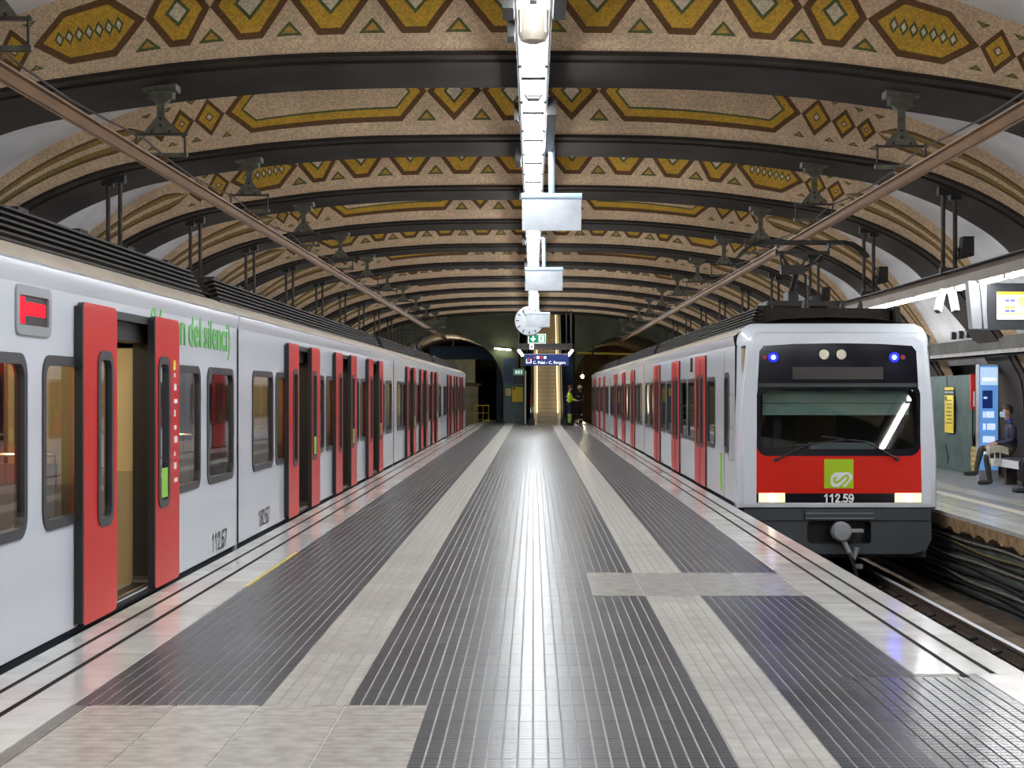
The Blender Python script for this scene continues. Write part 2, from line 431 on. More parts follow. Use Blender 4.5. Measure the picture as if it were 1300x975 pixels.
mb = MB(); mb.box(XL-0.3, XR+0.3, Y_BACK-0.3, Y_BACK, -1.2, 7.2, 'concrete'); tag(mb.build('wall_back'), kind='structure')

# ------------------------------------------------------------------ arch ribs with mosaic faces (setting)
RIB_Y0, RIB_STEP, RIB_D = 19.3, 6.25, 2.0
def inset(poly, d):
    n = len(poly); out = []
    area = sum(poly[k][0]*poly[(k+1)%n][1]-poly[(k+1)%n][0]*poly[k][1] for k in range(n))
    sg = 1 if area > 0 else -1
    L = []
    for k in range(n):
        a = Vector(poly[k]); b = Vector(poly[(k+1)%n]); e = (b-a).normalized(); nn = Vector((-e.y, e.x))*sg
        L.append((a+nn*d, e))
    for k in range(n):
        p, e = L[k-1]; q, f = L[k]
        den = e.x*f.y-e.y*f.x
        if abs(den) < 1e-6: out.append(tuple(q)); continue
        t = ((q.x-p.x)*f.y-(q.y-p.y)*f.x)/den; out.append(tuple(p+e*t))
    return out
def dens(poly, step=0.25, cnt=None):
    out = []; n = len(poly); cs = []
    for k in range(n):
        a, b = poly[k], poly[(k+1)%n]; c = cnt[k] if cnt else max(1, int(math.hypot(a[0]-b[0], a[1]-b[1])/step)); cs.append(c)
        for j in range(c): out.append((a[0]+(b[0]-a[0])*j/c, a[1]+(b[1]-a[1])*j/c))
    return out, cs
class Inlay:
    def __init__(s, um): s.mb = MB(); s.h = half_h(um)
    def pt(s, p, y):
        x, z = band(p[0], max(-1, min(1, p[1]/s.h))); return (AX+x, y, CAM_Z+z)
    def ring(s, poly, w, m, y):
        o, cs = dens(poly); inn = inset(poly, w); i, _ = dens(inn, cnt=cs)
        A = s.mb.add([s.pt(p, y) for p in o]); B = s.mb.add([s.pt(p, y) for p in i]); n = len(o)
        for k in range(n): s.mb.face((A[k], A[(k+1)%n], B[(k+1)%n], B[k]), m)
        return inn
    def fill(s, poly, m, y):
        o, _ = dens(poly); s.mb.face(s.mb.add([s.pt(p, y) for p in o]), m)
def hexa(u0, u1, vv, flat):
    d = (u1-u0)*(1-flat)/2
    return [(u0, 0), (u0+d, -vv), (u1-d, -vv), (u1, 0), (u1-d, vv), (u0+d, vv)]
def diamond(uc, r, rz): return [(uc-r, 0), (uc, -rz), (uc+r, 0), (uc, rz)]
def shapes(kind):
    """list of (name, MB) for one rib at Y = 0 (face plane y = 0, camera side negative)"""
    out = []
    A = [0.53, 1.49, 2.42, 3.30, 4.02, 5.27, 5.68, 6.02]; B = [0.46, 1.27, 4.25, 4.70, 5.06, 5.36]
    cr = A if kind == 'A' else B
    spans = [(-cr[0], cr[0])]
    for s in (1, -1):
        for a, b in zip(cr, cr[1:]): spans.append((a, b) if s > 0 else (-b, -a))
    for u0, u1 in spans:
        um = (u0+u1)/2; w = u1-u0; il = Inlay(um); vv = il.h*0.68
        long_a = kind == 'A' and 1.1 < w and abs(um) > 4; long_b = kind == 'B' and w > 2
        small = w < 0.6
        if long_a or long_b:
            d = 0.36; poly = [(u0, 0), (u0+d, -vv), (u1-d, -vv), (u1, 0), (u1-d, vv), (u0+d, vv)]
        elif small: poly = diamond(um, w/2, min(vv, w*0.62))
        elif kind == 'B' and abs(um) > 0.1: poly = diamond(um, w/2, vv)
        else: poly = hexa(u0, u1, vv, 0.32)
        bw = 0.075 if not small else 0.05; 
        inn = il.ring(poly, bw, 'mosaic_brown', -0.004)
        il.fill(inn, 'mosaic_ochre', -0.003)
        if long_a:
            nd = 7
            for k in range(nd):
                uc = u0+0.24+(w-0.48)*(k+0.5)/nd
                g = diamond(uc, (w-0.48)/nd/2, 0.13*vv/0.3*0.7); c = il.ring(g, 0.022, 'mosaic_green', -0.006); il.fill(c, 'mosaic_white', -0.006)
        elif long_b:
            p2 = inset(poly, 0.18); c = il.ring(p2, 0.03, 'mosaic_green', -0.006); il.fill(c, 'mosaic_cream', -0.006)
        elif small:
            c = il.ring(diamond(um, w*0.14, w*0.15), 0.015, 'mosaic_brown', -0.006); il.fill(c, 'mosaic_white', -0.006)
        else:
            r = w*0.20
            g = diamond(um, r, min(vv*0.55, r*1.15)); c = il.ring(g, 0.035, 'mosaic_green', -0.006); il.fill(c, 'mosaic_white', -0.006)
        out.append(('diamond_inlay' if small or len(poly) == 4 else 'hexagon_inlay', il.mb))
    for c in cr:
        for s in (1, -1):
            for up in (-1, 1):
                il = Inlay(s*c); vv = il.h*0.67
                near = [abs(c-x) for x in cr if x != c]; k = 1.0 if min(near) > 0.6 else 0.55
                hw = 0.15*k; hh = vv*0.40*k
                tri = [(s*c-hw, up*vv), (s*c+hw, up*vv), (s*c, up*(vv-hh))]
                inn = il.ring(tri, 0.03*k, 'mosaic_green', -0.004); il.fill(inn, 'mosaic_orange', -0.004)
                out.append(('triangle_inlay', il.mb))
    for s in (1, -1):
        u0 = cr[-1]; il = Inlay(s*6.2); h = il.h
        def f(u, v): return (s*u, v)
        n = 14; mbt = MB()
        us = [u0+(8.9-u0)*k/n for k in range(n+1)]
        def strip(fa, fb, m, y):
            A_ = []; B_ = []
            for u in us:
                for lst, fn in ((A_, fa), (B_, fb)):
                    x, z = band(s*u, fn(u)); lst.append((AX+x, y, CAM_Z+z))
            mbt.sheet([A_, B_], m)
        op = lambda u: min(1.0, (u-u0)/0.32)*0.50*(1-0.35*(u-u0)/(8.9-u0))
        strip(lambda u: -op(u), lambda u: op(u), 'mosaic_brown', -0.003)
        strip(lambda u: -op(u)*0.74, lambda u: op(u)*0.74, 'mosaic_olive', -0.005)
        strip(lambda u: -max(0, op(u)*0.40-0.06), lambda u: max(0, op(u)*0.40-0.06), 'mosaic_cream', -0.007)
        out.append(('tapering_inlay', mbt))
    return out
def rib_proto(kind):
    parts = []
    mb = MB()
    lo = [(AX+l[0], CAM_Z+l[1]) for l, u in FULL]; up = [(AX+u[0], CAM_Z+u[1]+0.02) for l, u in FULL]
    mb.sheet([[(x, 0, z) for x, z in lo], [(x, 0, z) for x, z in up]], 'mosaic_cream')
    mb.sheet([[(x, RIB_D, z) for x, z in lo], [(x, RIB_D, z) for x, z in up]], 'mosaic_cream')
    parts.append(('arch_face', mb))
    mb = MB(); off = []
    for k in range(len(lo)):
        a = Vector(lo[max(k-1, 0)]); b = Vector(lo[min(k+1, len(lo)-1)]); t = (b-a).normalized(); off.append((lo[k][0]+t.y*0.05, lo[k][1]-t.x*0.05))
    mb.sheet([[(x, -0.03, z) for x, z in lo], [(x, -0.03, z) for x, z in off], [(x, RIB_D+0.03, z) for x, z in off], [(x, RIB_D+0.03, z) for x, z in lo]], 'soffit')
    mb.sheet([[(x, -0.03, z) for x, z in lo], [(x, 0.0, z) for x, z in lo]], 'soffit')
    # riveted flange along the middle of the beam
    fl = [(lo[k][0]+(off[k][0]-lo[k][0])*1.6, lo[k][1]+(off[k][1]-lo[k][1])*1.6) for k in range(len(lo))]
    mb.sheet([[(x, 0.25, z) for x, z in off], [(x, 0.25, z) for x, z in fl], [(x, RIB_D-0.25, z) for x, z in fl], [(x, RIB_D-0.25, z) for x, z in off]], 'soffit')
    parts.append(('arch_beam', mb))
    parts += shapes(kind)
    return [(n, m.mesh(n)) for n, m in parts]
PROTO = {'A': rib_proto('A'), 'B': rib_proto('B')}
for k in PROTO:
    for n, me in PROTO[k]:
        if n in ('arch_face', 'arch_beam'):
            bm = bmesh.new(); bm.from_mesh(me); bmesh.ops.recalc_face_normals(bm, faces=bm.faces[:]); bm.to_mesh(me); bm.free()
            me.polygons.foreach_set('use_smooth', [True]*len(me.polygons))
            me.set_sharp_from_angle(angle=math.radians(35))
RIBS = [RIB_Y0+RIB_STEP*k for k in range(-3, 11)]
for k, y in enumerate(RIBS):
    r = bpy.data.objects.new('trim_%d' % (k+1), None); COL.objects.link(r); r.location = (0, y, 0); WL[r.name] = Vector((0, y, 0))
    tag(r, 'vault arch with dark beam and ochre mosaic of hexagons and diamonds', kind='structure')
    kind = 'A' if (k-3) % 2 == 0 else 'B'
    for n, me in PROTO[kind]:
        if k < 3 and n not in ('arch_face', 'arch_beam'): continue
        put(n, me, r, (0, y, 0))

# ------------------------------------------------------------------ island platform
PL, PR = -3.0, 2.79
ZN = {'dl': (-2.35, -1.38, 14), 'll': (-1.38, -0.95, 6), 'dc': (-0.95, 0.88, 27), 'lr': (0.88, 1.31, 6), 'dr': (1.31, 2.15, 12)}
Y_P0, Y_P1 = 5.40, 98.0
GZ = -0.005
mb = MB()
mb.box(PL, PR, Y_BACK, 85, -1.2, GZ, 'grout')
lp = [(PL, 85), (PR, 85), (PR-0.05, 92), (PR-0.25, 98), (PL+0.65, 98), (PL+0.15, 91)]
mb.prism(lp, lambda p, s: (p[0], p[1], GZ if s else -1.2), 'grout')
floor = tag(mb.build('floor'), kind='structure')
mb = MB()
for x0, x1 in ((PL-0.004, PL+0.02), (PR-0.02, PR+0.004)): mb.box(x0, x1, Y_BACK, 85, -1.15, -0.10, 'platform_side')
mb.build('platform_side', floor)
PITCH = 0.43
def strips(mb, x0, x1, n, y0, y1, m, z=0.0, gap=0.011):
    w = (x1-x0)/n
    for k in range(n): mb.box(x0+k*w+gap/2, x0+(k+1)*w-gap/2, y0+0.002, y1-0.002, GZ, z, m, skip='b')
TM = {}
def tile_mesh(n, w, m, l=PITCH):
    key = (n, round(w, 4), m, l)
    if key not in TM:
        mb = MB(); strips(mb, 0, w, n, 0, l, m); TM[key] = mb.mesh('tile')
    return TM[key]
def in_patch(x, y):
    if -2.36 < x < -0.53 and y < 8.84: return 1
    if 0.46 < x < 2.15 and 13.57 < y < 15.29: return 2
    if 1.72 < x < 2.5 and y < 9.70: return 3
    return 0
rows = int((Y_P1-Y_P0)/PITCH)
far = {'tile_dark': MB(), 'tile_light': MB()}
Y_NEAR = 19.0
DARK = []      # (x0, x1, n strips)
for z0, z1, n in (ZN['dl'], ZN['dc'], ZN['dr']):
    w = (z1-z0)/n; k = 0
    while k < n:
        c = min(6, n-k)
        if n-k-c in (1, 2): c = n-k
        DARK.append((z0+k*w, z0+(k+c)*w, c)); k += c
LIGHT = [ZN['ll'], ZN['lr']]
for r in range(rows):
    y = Y_P0+r*PITCH; ym = y+PITCH/2
    for lst, m, nm in ((DARK, 'tile_dark', 'dark_paving_tile'), (LIGHT, 'tile_light', 'light_paving_tile')):
        for x0, x1, n in lst:
            w = (x1-x0)/n
            if y < Y_NEAR:
                hit = [in_patch(x0+(k+.5)*w, ym) for k in range(n)]
                if all(hit): continue
                if any(hit):
                    k = 0
                    while k < n:
                        if hit[k]: k += 1; continue
                        j = k
                        while j < n and not hit[j]: j += 1
                        put(nm, tile_mesh(j-k, w*(j-k), m), floor, (x0+k*w, y, 0)); k = j
                    continue
                put(nm, tile_mesh(n, x1-x0, m), floor, (x0, y, 0))
            else:
                if y > 84 and m == 'tile_light': pass
                strips(far[m], x0, x1, n, y, y+PITCH, m)
for m, nm in (('tile_dark', 'dark_far_paving'), ('tile_light', 'light_far_paving')):
    tag(far[m].build(nm, floor, fix=False), kind='stuff')
# replacement slabs
def slab(nm, x0, x1, y0, y1, m, z=0.001):
    mb = MB(); mb.box(x0+0.006, x1-0.006, y0+0.004, y1-0.004, GZ, z, m, skip='b'); return mb.build(nm, floor, loc=(x0, y0, 0), fix=False)
xs = [-2.26, -1.82, -1.39, -0.957, -0.532]
for a, b in zip(xs, xs[1:]):
    for y0, y1 in ((7.35, 8.84), (5.85, 7.35)): slab('replacement_slab', a, b, y0, y1, 'tile_slab')
xs = [0.46, 0.88, 1.30, 1.72, 2.14]
for a, b in zip(xs, xs[1:]): slab('pale_replacement_slab', a, b, 13.57, 15.29, 'tile_new')
mb = MB(); mb.box(1.71, 2.5, 5.2, 9.70, GZ, -0.003, 'grout_dark', skip='b'); mb.build('dark_grout_bed', floor, fix=False)
for k in range(10):
    y = 9.70-0.43*(k+1)
    if y > 5.1:
        for x0 in (1.72, 2.11): put('polished_paving_tile', tile_mesh(6, 0.39, 'tile_patch'), floor, (x0, y, 0))
mb = MB(); mb.box(-2.35, -2.275, Y_P0, 8.84, GZ, 0.0, 'border_grey', skip='b'); mb.build('border_strip', floor, fix=False)
# white marble edge with two dark lines, slab by slab
def edge_mesh(xs, l):
    mb = MB()
    for a, b in xs: mb.box(a, b, 0.003, l-0.003, GZ, 0.002, 'marble', skip='b')
    return mb.mesh('edge_slab')
EL_ = [(-3.0, -2.855), (-2.817, -2.655), (-2.615, -2.355)]; ER_ = [(2.155, 2.411), (2.449, 2.589), (2.627, 2.79)]
ER2 = [(2.505, 2.79)]
L = 0.8
ml, mr, mr2 = edge_mesh(EL_, L), edge_mesh(ER_, L), edge_mesh(ER2, L)
farm = MB(); y = 5.0
while y < 86:
    if y < 60:
        put('white_edge_slab', ml, floor, (0, y, 0)); 
        if y >= 9.7 : put('white_edge_slab', mr, floor, (0, y, 0))
        else: put('white_edge_slab', mr2, floor, (0, y, 0))
    else:
        for a, b in EL_+ER_: farm.box(a, b, y+0.003, y+L-0.003, GZ, 0.002, 'marble', skip='b')
    y += L
mb = farm
for a, b in ((-3.0, -2.3), (2.16, 2.74)): mb.box(a+(0.3 if a < 0 else 0), b, 86, 97.5, GZ, 0.002, 'marble', skip='b')
tag(mb.build('white_far_edge', floor, fix=False), kind='stuff')
for a, b, y0 in ((-2.855, -2.817, 5), (-2.655, -2.615, 5), (2.411, 2.449, 9.72), (2.589, 2.627, 9.86)):
    mb = MB(); mb.box(a, b, y0, 86, GZ, 0.0005, 'inlay_dark', skip='b'); mb.build('dark_groove', floor, fix=False)
mb = MB(); mb.box(-2.365, -2.335, 14.2, 17.2, 0.0, 0.004, 'yellow_paint'); mb.build('yellow_line', floor, fix=False)
mb = MB(); mb.box(2.14, 2.16, 15.5, 20.5, 0.0, 0.004, 'grout'); mb.build('pale_line', floor, fix=False)

# ------------------------------------------------------------------ track beds, side platforms
mb = MB(); mb.box(XL, XR, Y_BACK, 112, -1.5, -1.2, 'track_bed'); tag(mb.build('floor_tracks'), kind='structure')
SR, SZ = 5.74, -0.08
mb = MB(); mb.box(SR+0.18, XR, Y_BACK, 86, -1.2, SZ-0.16, 'platform_side'); mb.box(SR+0.18, XR, Y_BACK, 86, SZ-0.16, SZ-0.004, 'side_floor')
fr = tag(mb.build('floor_right'), kind='structure')
for a, b, m, n in ((SR, 5.95, 'marble', 'white_edge_strip'), (5.965, 6.22, 'marble', 'white_edge_strip'), (6.235, 6.62, 'marble', 'white_edge_strip'), (6.68, 6.86, 'plastic_cream', 'tactile_strip'), (7.1, 7.5, 'tile_new', 'grey_strip')):
    mb = MB(); mb.box(a, b, 2, 86, SZ-0.05 if a < SR+0.2 else SZ-0.004, SZ, m); mb.build(n, fr, fix=False)
mb = MB(); lower = []; n = 240
for k in range(n+1):
    y = 8+k*0.17; lower.append((y, SZ-0.17-0.05*random.random()-0.05*math.sin(k*0.7)**2))
A = [(SR+0.012, y, SZ-0.05) for y, z in lower]; B = [(SR+0.03+0.03*random.random(), y, z) for y, z in lower]; C = [(SR+0.2, y, z-0.02) for y, z in lower]
mb.sheet([A, B, C], 'eroded_edge'); mb.build('eroded_edge', fr, fix=False)
mb = MB(); mb.box(XL, -6.2, Y_BACK, 86, -1.2, SZ, 'side_floor'); tag(mb.build('floor_left'), kind='structure')
def rail_mesh(x, y0, y1):
    mb = MB()
    mb.box(x-0.07, x+0.07, y0, y1, -1.17, -1.155, 'rail_side'); mb.box(x-0.012, x+0.012, y0, y1, -1.155, -1.05, 'rail_side')
    mb.box(x-0.034, x+0.034, y0, y1, -1.055, -1.026, 'rail_side'); mb.box(x-0.031, x+0.031, y0, y1, -1.026, -1.018, 'rail_head')
    return mb
for c, nm in ((4.23, 'train with lit headlights'), (-4.43, 'train with open doors')):
    for s, w in ((-0.7175, 'inner'), (0.7175, 'outer')):
        r = thing('rail', (c+s, 45, -1.2), 'steel running rail under the %s, %s side' % (nm, 'island platform' if (s < 0) == (c > 0) else 'far platform'), 'rail', 'running rails')
        rail_mesh(c+s, -8, 110).build('rail_profile', r)
        if c > 0 and s > 0:
            cm = MB(); cm.box(-0.17, 0.17, -0.09, 0.09, -0.03, 0.012, 'rail_side'); cm.lathe((-0.105, 0, 0.012), [(0.035, 0), (0.035, 0.04), (0.02, 0.06)], 'steel_dark', 8); cm.lathe((0.105, 0, 0.012), [(0.035, 0), (0.035, 0.04), (0.02, 0.06)], 'steel_dark', 8)
            cm.bar((-0.13, -0.03, 0.03), (-0.03, 0.0, 0.05), 0.04, 0.02, 'steel_dark'); me = cm.mesh('fastener')
            for k in range(14): put('rail_fastener', me, r, (c+s, 11.2+k, -1.18))
# cables along the wall under the far platform
rng = random.Random(3)
for k in range(9):
    z0 = -0.42-0.085*k; pts = []; ph = rng.random()*6; am = 0.006+0.008*rng.random()
    for j in range(45):
        y = 9+j*0.6; pts.append((SR+0.13-0.02*math.sin(y*1.3+ph), y, z0+am*math.sin(y*0.9+ph)+0.008*math.sin(y*2.1+k)))
    mb = MB(); m = 'cable_yellow' if k in (1,) else ('cable_grey' if k % 3 == 0 else 'cable_black')
    mb.tube(pts, 0.014+0.008*rng.random(), m, 6)
    tag(mb.build('cable', smooth=True), {'cable_yellow': 'thin yellowish cable sagging along the wall below the far platform', 'cable_grey': 'dusty grey cable strung along the wall below the far platform', 'cable_black': 'black cable strung along the wall below the far platform'}[m], 'cable', 'cables under the far platform edge')
# stroke drawing for numerals and marks
def stroke(mb, pts, w, m, fn, out=(0, -1)):
    P = [Vector(p) for p in pts]
    base_fn, cnt = fn, [len(mb.f)]
    def fn(u, v):
        x, y, z = base_fn(u, v); k = 0.0002*(len(mb.f)-cnt[0]); return (x+k*out[0], y+k*out[1], z)
    for a, b in zip(P, P[1:]):
        d = (b-a).normalized(); n = Vector((-d.y, d.x))*w/2
        mb.face(mb.add([fn(*(a-n)), fn(*(b-n)), fn(*(b+n)), fn(*(a+n))]), m)
    for p in P: mb.face(mb.add([fn(p.x+w/2*math.cos(t), p.y+w/2*math.sin(t)) for t in [2*PI*j/10 for j in range(10)]]), m)
NUM = {'1': [[(.08,.76),(.34,.98),(.34,.02)]], '2': [[(.06,.72),(.12,.92),(.3,1),(.48,.92),(.54,.75),(.46,.56),(.08,.04),(.56,.04)]],
       '5': [[(.52,.98),(.14,.98),(.09,.54),(.3,.63),(.5,.52),(.56,.32),(.48,.1),(.28,0),(.06,.12)]], '9': [[(.07,.1),(.26,0),(.45,.1),(.56,.42),(.55,.72),(.45,.93),(.28,1),(.1,.9),(.05,.68),(.12,.48),(.3,.4),(.5,.5)]],
       '6': [[(.53,.9),(.34,1),(.15,.9),(.04,.58),(.05,.28),(.15,.07),(.32,0),(.5,.1),(.55,.32),(.48,.52),(.3,.6),(.1,.5)]], '7': [[(.05,.98),(.56,.98),(.24,0)]],
       '8': [[(.3,.53),(.1,.64),(.08,.86),(.3,1),(.52,.86),(.5,.64),(.3,.53),(.08,.4),(.05,.16),(.3,0),(.55,.16),(.52,.4),(.3,.53)]], '.': [[(.12,.03),(.14,.03)]]}
def digits(name, txt, h, w, m, parent, fn, out=(0, -1)):
    adv = [0.30 if c == '.' else 0.74 for c in txt]; x = -sum(adv)*h/2; mb = MB()
    for c, a in zip(txt, adv):
        for pl in NUM[c]: stroke(mb, [(x+px*h, (py-0.5)*h) for px, py in pl], w, m, fn, out)
        x += a*h
    return mb.build(name, parent, fix=False)
# ------------------------------------------------------------------ trains
CAR_L = 20.03
WIN_Z = (0.75, 1.80)
DOOR_C = [4.95, 10.05, 15.25]; DOOR_H = 0.95
WINS = [(0.95, 2.40), (2.66, 3.86), (6.05, 7.38), (7.66, 8.95), (11.15, 12.45), (12.75, 14.15), (16.35, 17.65), (18.0, 19.45)]
W_TR = 2.74
SEAT = {}
def seat_mesh(m):
    if m not in SEAT:
        mb = MB()
        mb.box(-0.24, 0.24, -0.22, 0.22, 0.36, 0.46, m); mb.box(-0.24, 0.24, 0.17, 0.25, 0.44, 1.08, m); mb.box(-0.20, 0.20, -0.15, 0.15, 0.0, 0.36, 'plastic_grey')
        mb.tube([(-0.23, 0.21, 0.9), (-0.23, 0.21, 1.14), (0.23, 0.21, 1.14), (0.23, 0.21, 0.9)], 0.016, 'chrome', 6)
        SEAT[m] = mb.mesh('seat')
    return SEAT[m]
def train(root, Xs, d, y0, ncars, open_doors, wins_of, lamp, cab=False, glass_m='window_glass', far_sides=True):
    X = lambda off: Xs+d*off
    for c in range(ncars):
        a = y0+c*CAR_L+(0.0 if (c == 0 and cab) else 0.07); b = y0+(c+1)*CAR_L-0.07; base = y0+c*CAR_L
        wins = wins_of(c); 
        if cab and c == 0: wins = [w for w in wins if w[0] > 1.6]
        doors = [base+q for q in DOOR_C]
        holes = []
        for w0, w1 in wins: holes.append(rrect(base+w0, base+w1, WIN_Z[0], WIN_Z[1], 0.10, 3))
        for q in doors: holes.append(rrect(q-DOOR_H, q+DOOR_H, 0.055, 2.16, 0.06, 2))
        cabwin = None
        if cab and c == 0: cabwin = (base+0.72, base+1.30); holes.append(rrect(cabwin[0], cabwin[1], 0.72, 1.86, 0.12, 3))
        outer = [(a, 0.025), (b, 0.025), (b, 2.25), (a, 2.25)]
        lh = [h for h in holes]
        # body: near side, far side, roof, ends, underframe
        mb = MB()
        mb.plate(outer, holes, lambda p, s: (X(0 if s == 0 else -0.045), p[0], p[1]), 'train_white', m_side='gasket')
        mb.plate(outer, [h for h in holes[:len(wins)]], lambda p, s: (X(-W_TR), p[0], p[1]), 'train_white', thick=False)
        rp = [(0, 2.25), (0.018, 2.33), (0.022, 2.375), (-0.012, 2.40), (-0.06, 2.44), (-0.16, 2.51), (-0.32, 2.57), (-0.7, 2.63), (-1.37, 2.66)]
        rf = rp+[(-W_TR-o, z) for o, z in rp[::-1][1:]]
        seg = [a+(b-a)*k/4 for k in range(5)]
        i0 = 3
        mb.sheet([[(X(o), y, z) for o, z in rf[:i0+1]] for y in seg], 'train_white')
        mb.sheet([[(X(o), y, z) for o, z in rf[i0:-i0]] for y in seg], 'train_cream')
        mb.sheet([[(X(o), y, z) for o, z in rf[-i0-1:]] for y in seg], 'train_white')
        endp = [(0, 0.025)]+rf+[(-W_TR, 0.025)]
        for y, e in ((a, 0), (b, 1)):
            if e == 0 and c == 0 and cab: continue
            mb.plate([(o, z) for o, z in endp], [rrect(-W_TR/2-0.65, -W_TR/2+0.65, 0.05, 2.05, 0.08, 2)], lambda p, s: (X(p[0]), y, p[1]), 'train_white', thick=False)
        mb.build('car_body', root, smooth=True)
        mb = MB(); mb.box(*sorted((X(-0.03), X(-W_TR+0.03))), a+0.03, b-0.03, -0.75, 0.0, 'train_skirt'); mb.build('underframe', root)
        # interior
        mb = MB()
        mb.plate([(a+0.05, 0.02), (b-0.05, 0.02), (b-0.05, 2.2), (a+0.05, 2.2)], lh, lambda p, s: (X(-0.06), p[0], p[1]), 'interior_beige', thick=False)
        mb.plate([(a+0.05, 0.02), (b-0.05, 0.02), (b-0.05, 2.2), (a+0.05, 2.2)], holes[:len(wins)], lambda p, s: (X(-W_TR+0.06), p[0], p[1]), 'interior_beige', thick=False)
        mb.sheet([[(X(o), y, z) for o, z in ((-0.06, 2.0), (-0.3, 2.14), (-0.8, 2.2), (-W_TR+0.8, 2.2), (-W_TR+0.3, 2.14), (-W_TR+0.06, 2.0))] for y in (a+0.05, b-0.05)], 'interior_beige')
        mb.box(*sorted((X(-0.05), X(-W_TR+0.05))), a+0.05, b-0.05, -0.015, 0.03, 'interior_floor')
        mb.build('interior_lining', root)
        for o in (-0.75, -W_TR+0.75):
            mb = MB(); mb.box(X(o)-0.09, X(o)+0.09, a+0.8, b-0.8, 2.165, 2.19, lamp); mb.build('ceiling_lamp', root)
        # partitions beside the doors with grab poles, seats
        for q in doors:
            for s in (-1, 1):
                yy = q+s*(DOOR_H+0.08)
                for o0, o1 in ((-0.10, -0.62), (-W_TR+0.10, -W_TR+0.62)):
                    mb = MB(); mb.box(*sorted((X(o0), X(o1))), yy-0.02, yy+0.02, 0.03, 0.95, 'interior_panel'); mb.box(*sorted((X(o0), X(o1))), yy-0.012, yy+0.012, 0.95, 1.95, 'interior_beige')
                    mb.tube([(X(o1), yy, 0.03), (X(o1), yy, 2.15)], 0.02, 'chrome', 8)
                    mb.build('door_partition', root)
            mb = MB(); mb.tube([(X(-W_TR/2), q, 0.03), (X(-W_TR/2), q, 2.18)], 0.02, 'chrome', 8); mb.build('grab_pole', root)
        for k, (w0, w1) in enumerate(wins):
            ym = base+(w0+w1)/2
            for o in (-0.42, -W_TR+0.42):
                put('seat', seat_mesh('seat_red' if (k == 3 and c == 0) else 'seat_grey'), root, (X(o), ym+0.1, 0.03))
        # windows: gasket frame + pane
        for w0, w1 in wins:
            mb = MB(); mb.plate(rrect(base+w0-0.03, base+w1+0.03, WIN_Z[0]-0.03, WIN_Z[1]+0.03, 0.14, 5), [rrect(base+w0+0.035, base+w1-0.035, WIN_Z[0]+0.035, WIN_Z[1]-0.035, 0.09, 5)],
                                lambda p, s: (X(0.012 if s == 0 else -0.05), p[0], p[1]), 'gasket')
            f = mb.build('window', root)
            mb = MB(); mb.quad(*[(X(-0.012), y, z) for y, z in ((base+w0+0.01, WIN_Z[0]+0.01), (base+w1-0.01, WIN_Z[0]+0.01), (base+w1-0.01, WIN_Z[1]-0.01), (base+w0+0.01, WIN_Z[1]-0.01))], glass_m); mb.build('pane', f)
        if cabwin:
            mb = MB(); mb.plate(rrect(cabwin[0]-0.02, cabwin[1]+0.02, 0.70, 1.88, 0.13, 5), [rrect(cabwin[0]+0.05, cabwin[1]-0.05, 0.78, 1.80, 0.1, 5)], lambda p, s: (X(0.012 if s == 0 else -0.05), p[0], p[1]), 'gasket')
            f = mb.build('cab_window', root)
            mb = MB(); mb.quad(*[(X(-0.012), y, z) for y, z in ((cabwin[0], 0.74), (cabwin[1], 0.74), (cabwin[1], 1.84), (cabwin[0], 1.84))], 'window_glass_dark'); mb.build('pane', f)
        # doors: two leaves each
        for q in doors:
            mb = MB(); mb.plate(rrect(q-DOOR_H-0.03, q+DOOR_H+0.03, 0.01, 2.19, 0.07, 3), [rrect(q-DOOR_H+0.03, q+DOOR_H-0.03, 0.045, 2.13, 0.06, 3)], lambda p, s: (X(0.006 if s == 0 else -0.19), p[0], p[1]), 'rubber'); mb.box(*sorted((X(-0.06), X(-0.24))), q-DOOR_H, q+DOOR_H, 1.99, 2.16, 'rubber')
            mb.build('door_frame', root)
            for s in (-1, 1):
                if open_doors: c0, c1 = sorted((q+s*0.62, q+s*1.58)); o0, o1 = 0.014, 0.054
                else: c0, c1 = sorted((q+s*0.012, q+s*0.94)); o0, o1 = -0.02, 0.022
                wi = [c0+0.07, c0+0.62] if s > 0 else [c1-0.62, c1-0.07]
                wr = rrect(wi[0]+0.08, wi[1]-0.08, 0.68, 1.86, 0.10, 5)
                mb = MB(); mb.plate(rrect(c0, c1, 0.03, 2.20, 0.07, 4), [wr], lambda p, t: (X(o1 if t == 0 else o0), p[0], p[1]), 'train_red', m_side='rubber')
                leaf = mb.build('door_leaf', root)
                mb = MB(); mb.plate(rrect(wi[0]+0.055, wi[1]-0.055, 0.655, 1.885, 0.12, 5), [rrect(wi[0]+0.12, wi[1]-0.12, 0.72, 1.82, 0.07, 5)], lambda p, t: (X(o1+0.008 if t == 0 else o0), p[0], p[1]), 'gasket'); mb.build('window_gasket', leaf)
                mb = MB(); mb.quad(*[(X(o0+0.02), y, z) for y, z in ((wi[0]+0.08, 0.69), (wi[1]-0.08, 0.69), (wi[1]-0.08, 1.85), (wi[0]+0.08, 1.85))], 'window_glass_dark'); mb.build('door_pane', leaf)
                mb = MB(); e = c0 if open_doors and s < 0 else (c1 if s < 0 else c0)
                mb.box(*sorted((X(o0-0.01), X(o1+0.004))), e-0.022, e+0.022, 0.05, 2.17, 'rubber'); mb.build('edge_seal', leaf)
                if s > 0:
                    mb = MB(); mb.quad(*[(X(o1+0.010 if open_doors else o1-0.01), y, z) for y, z in ((wi[0]+0.15, 0.74), (wi[1]-0.17, 0.74), (wi[1]-0.17, 0.98), (wi[0]+0.15, 0.98))], 'sticker_green')
                    tag(mb.build('green_sticker', leaf), 'bright green square sticker at the foot of the door window')
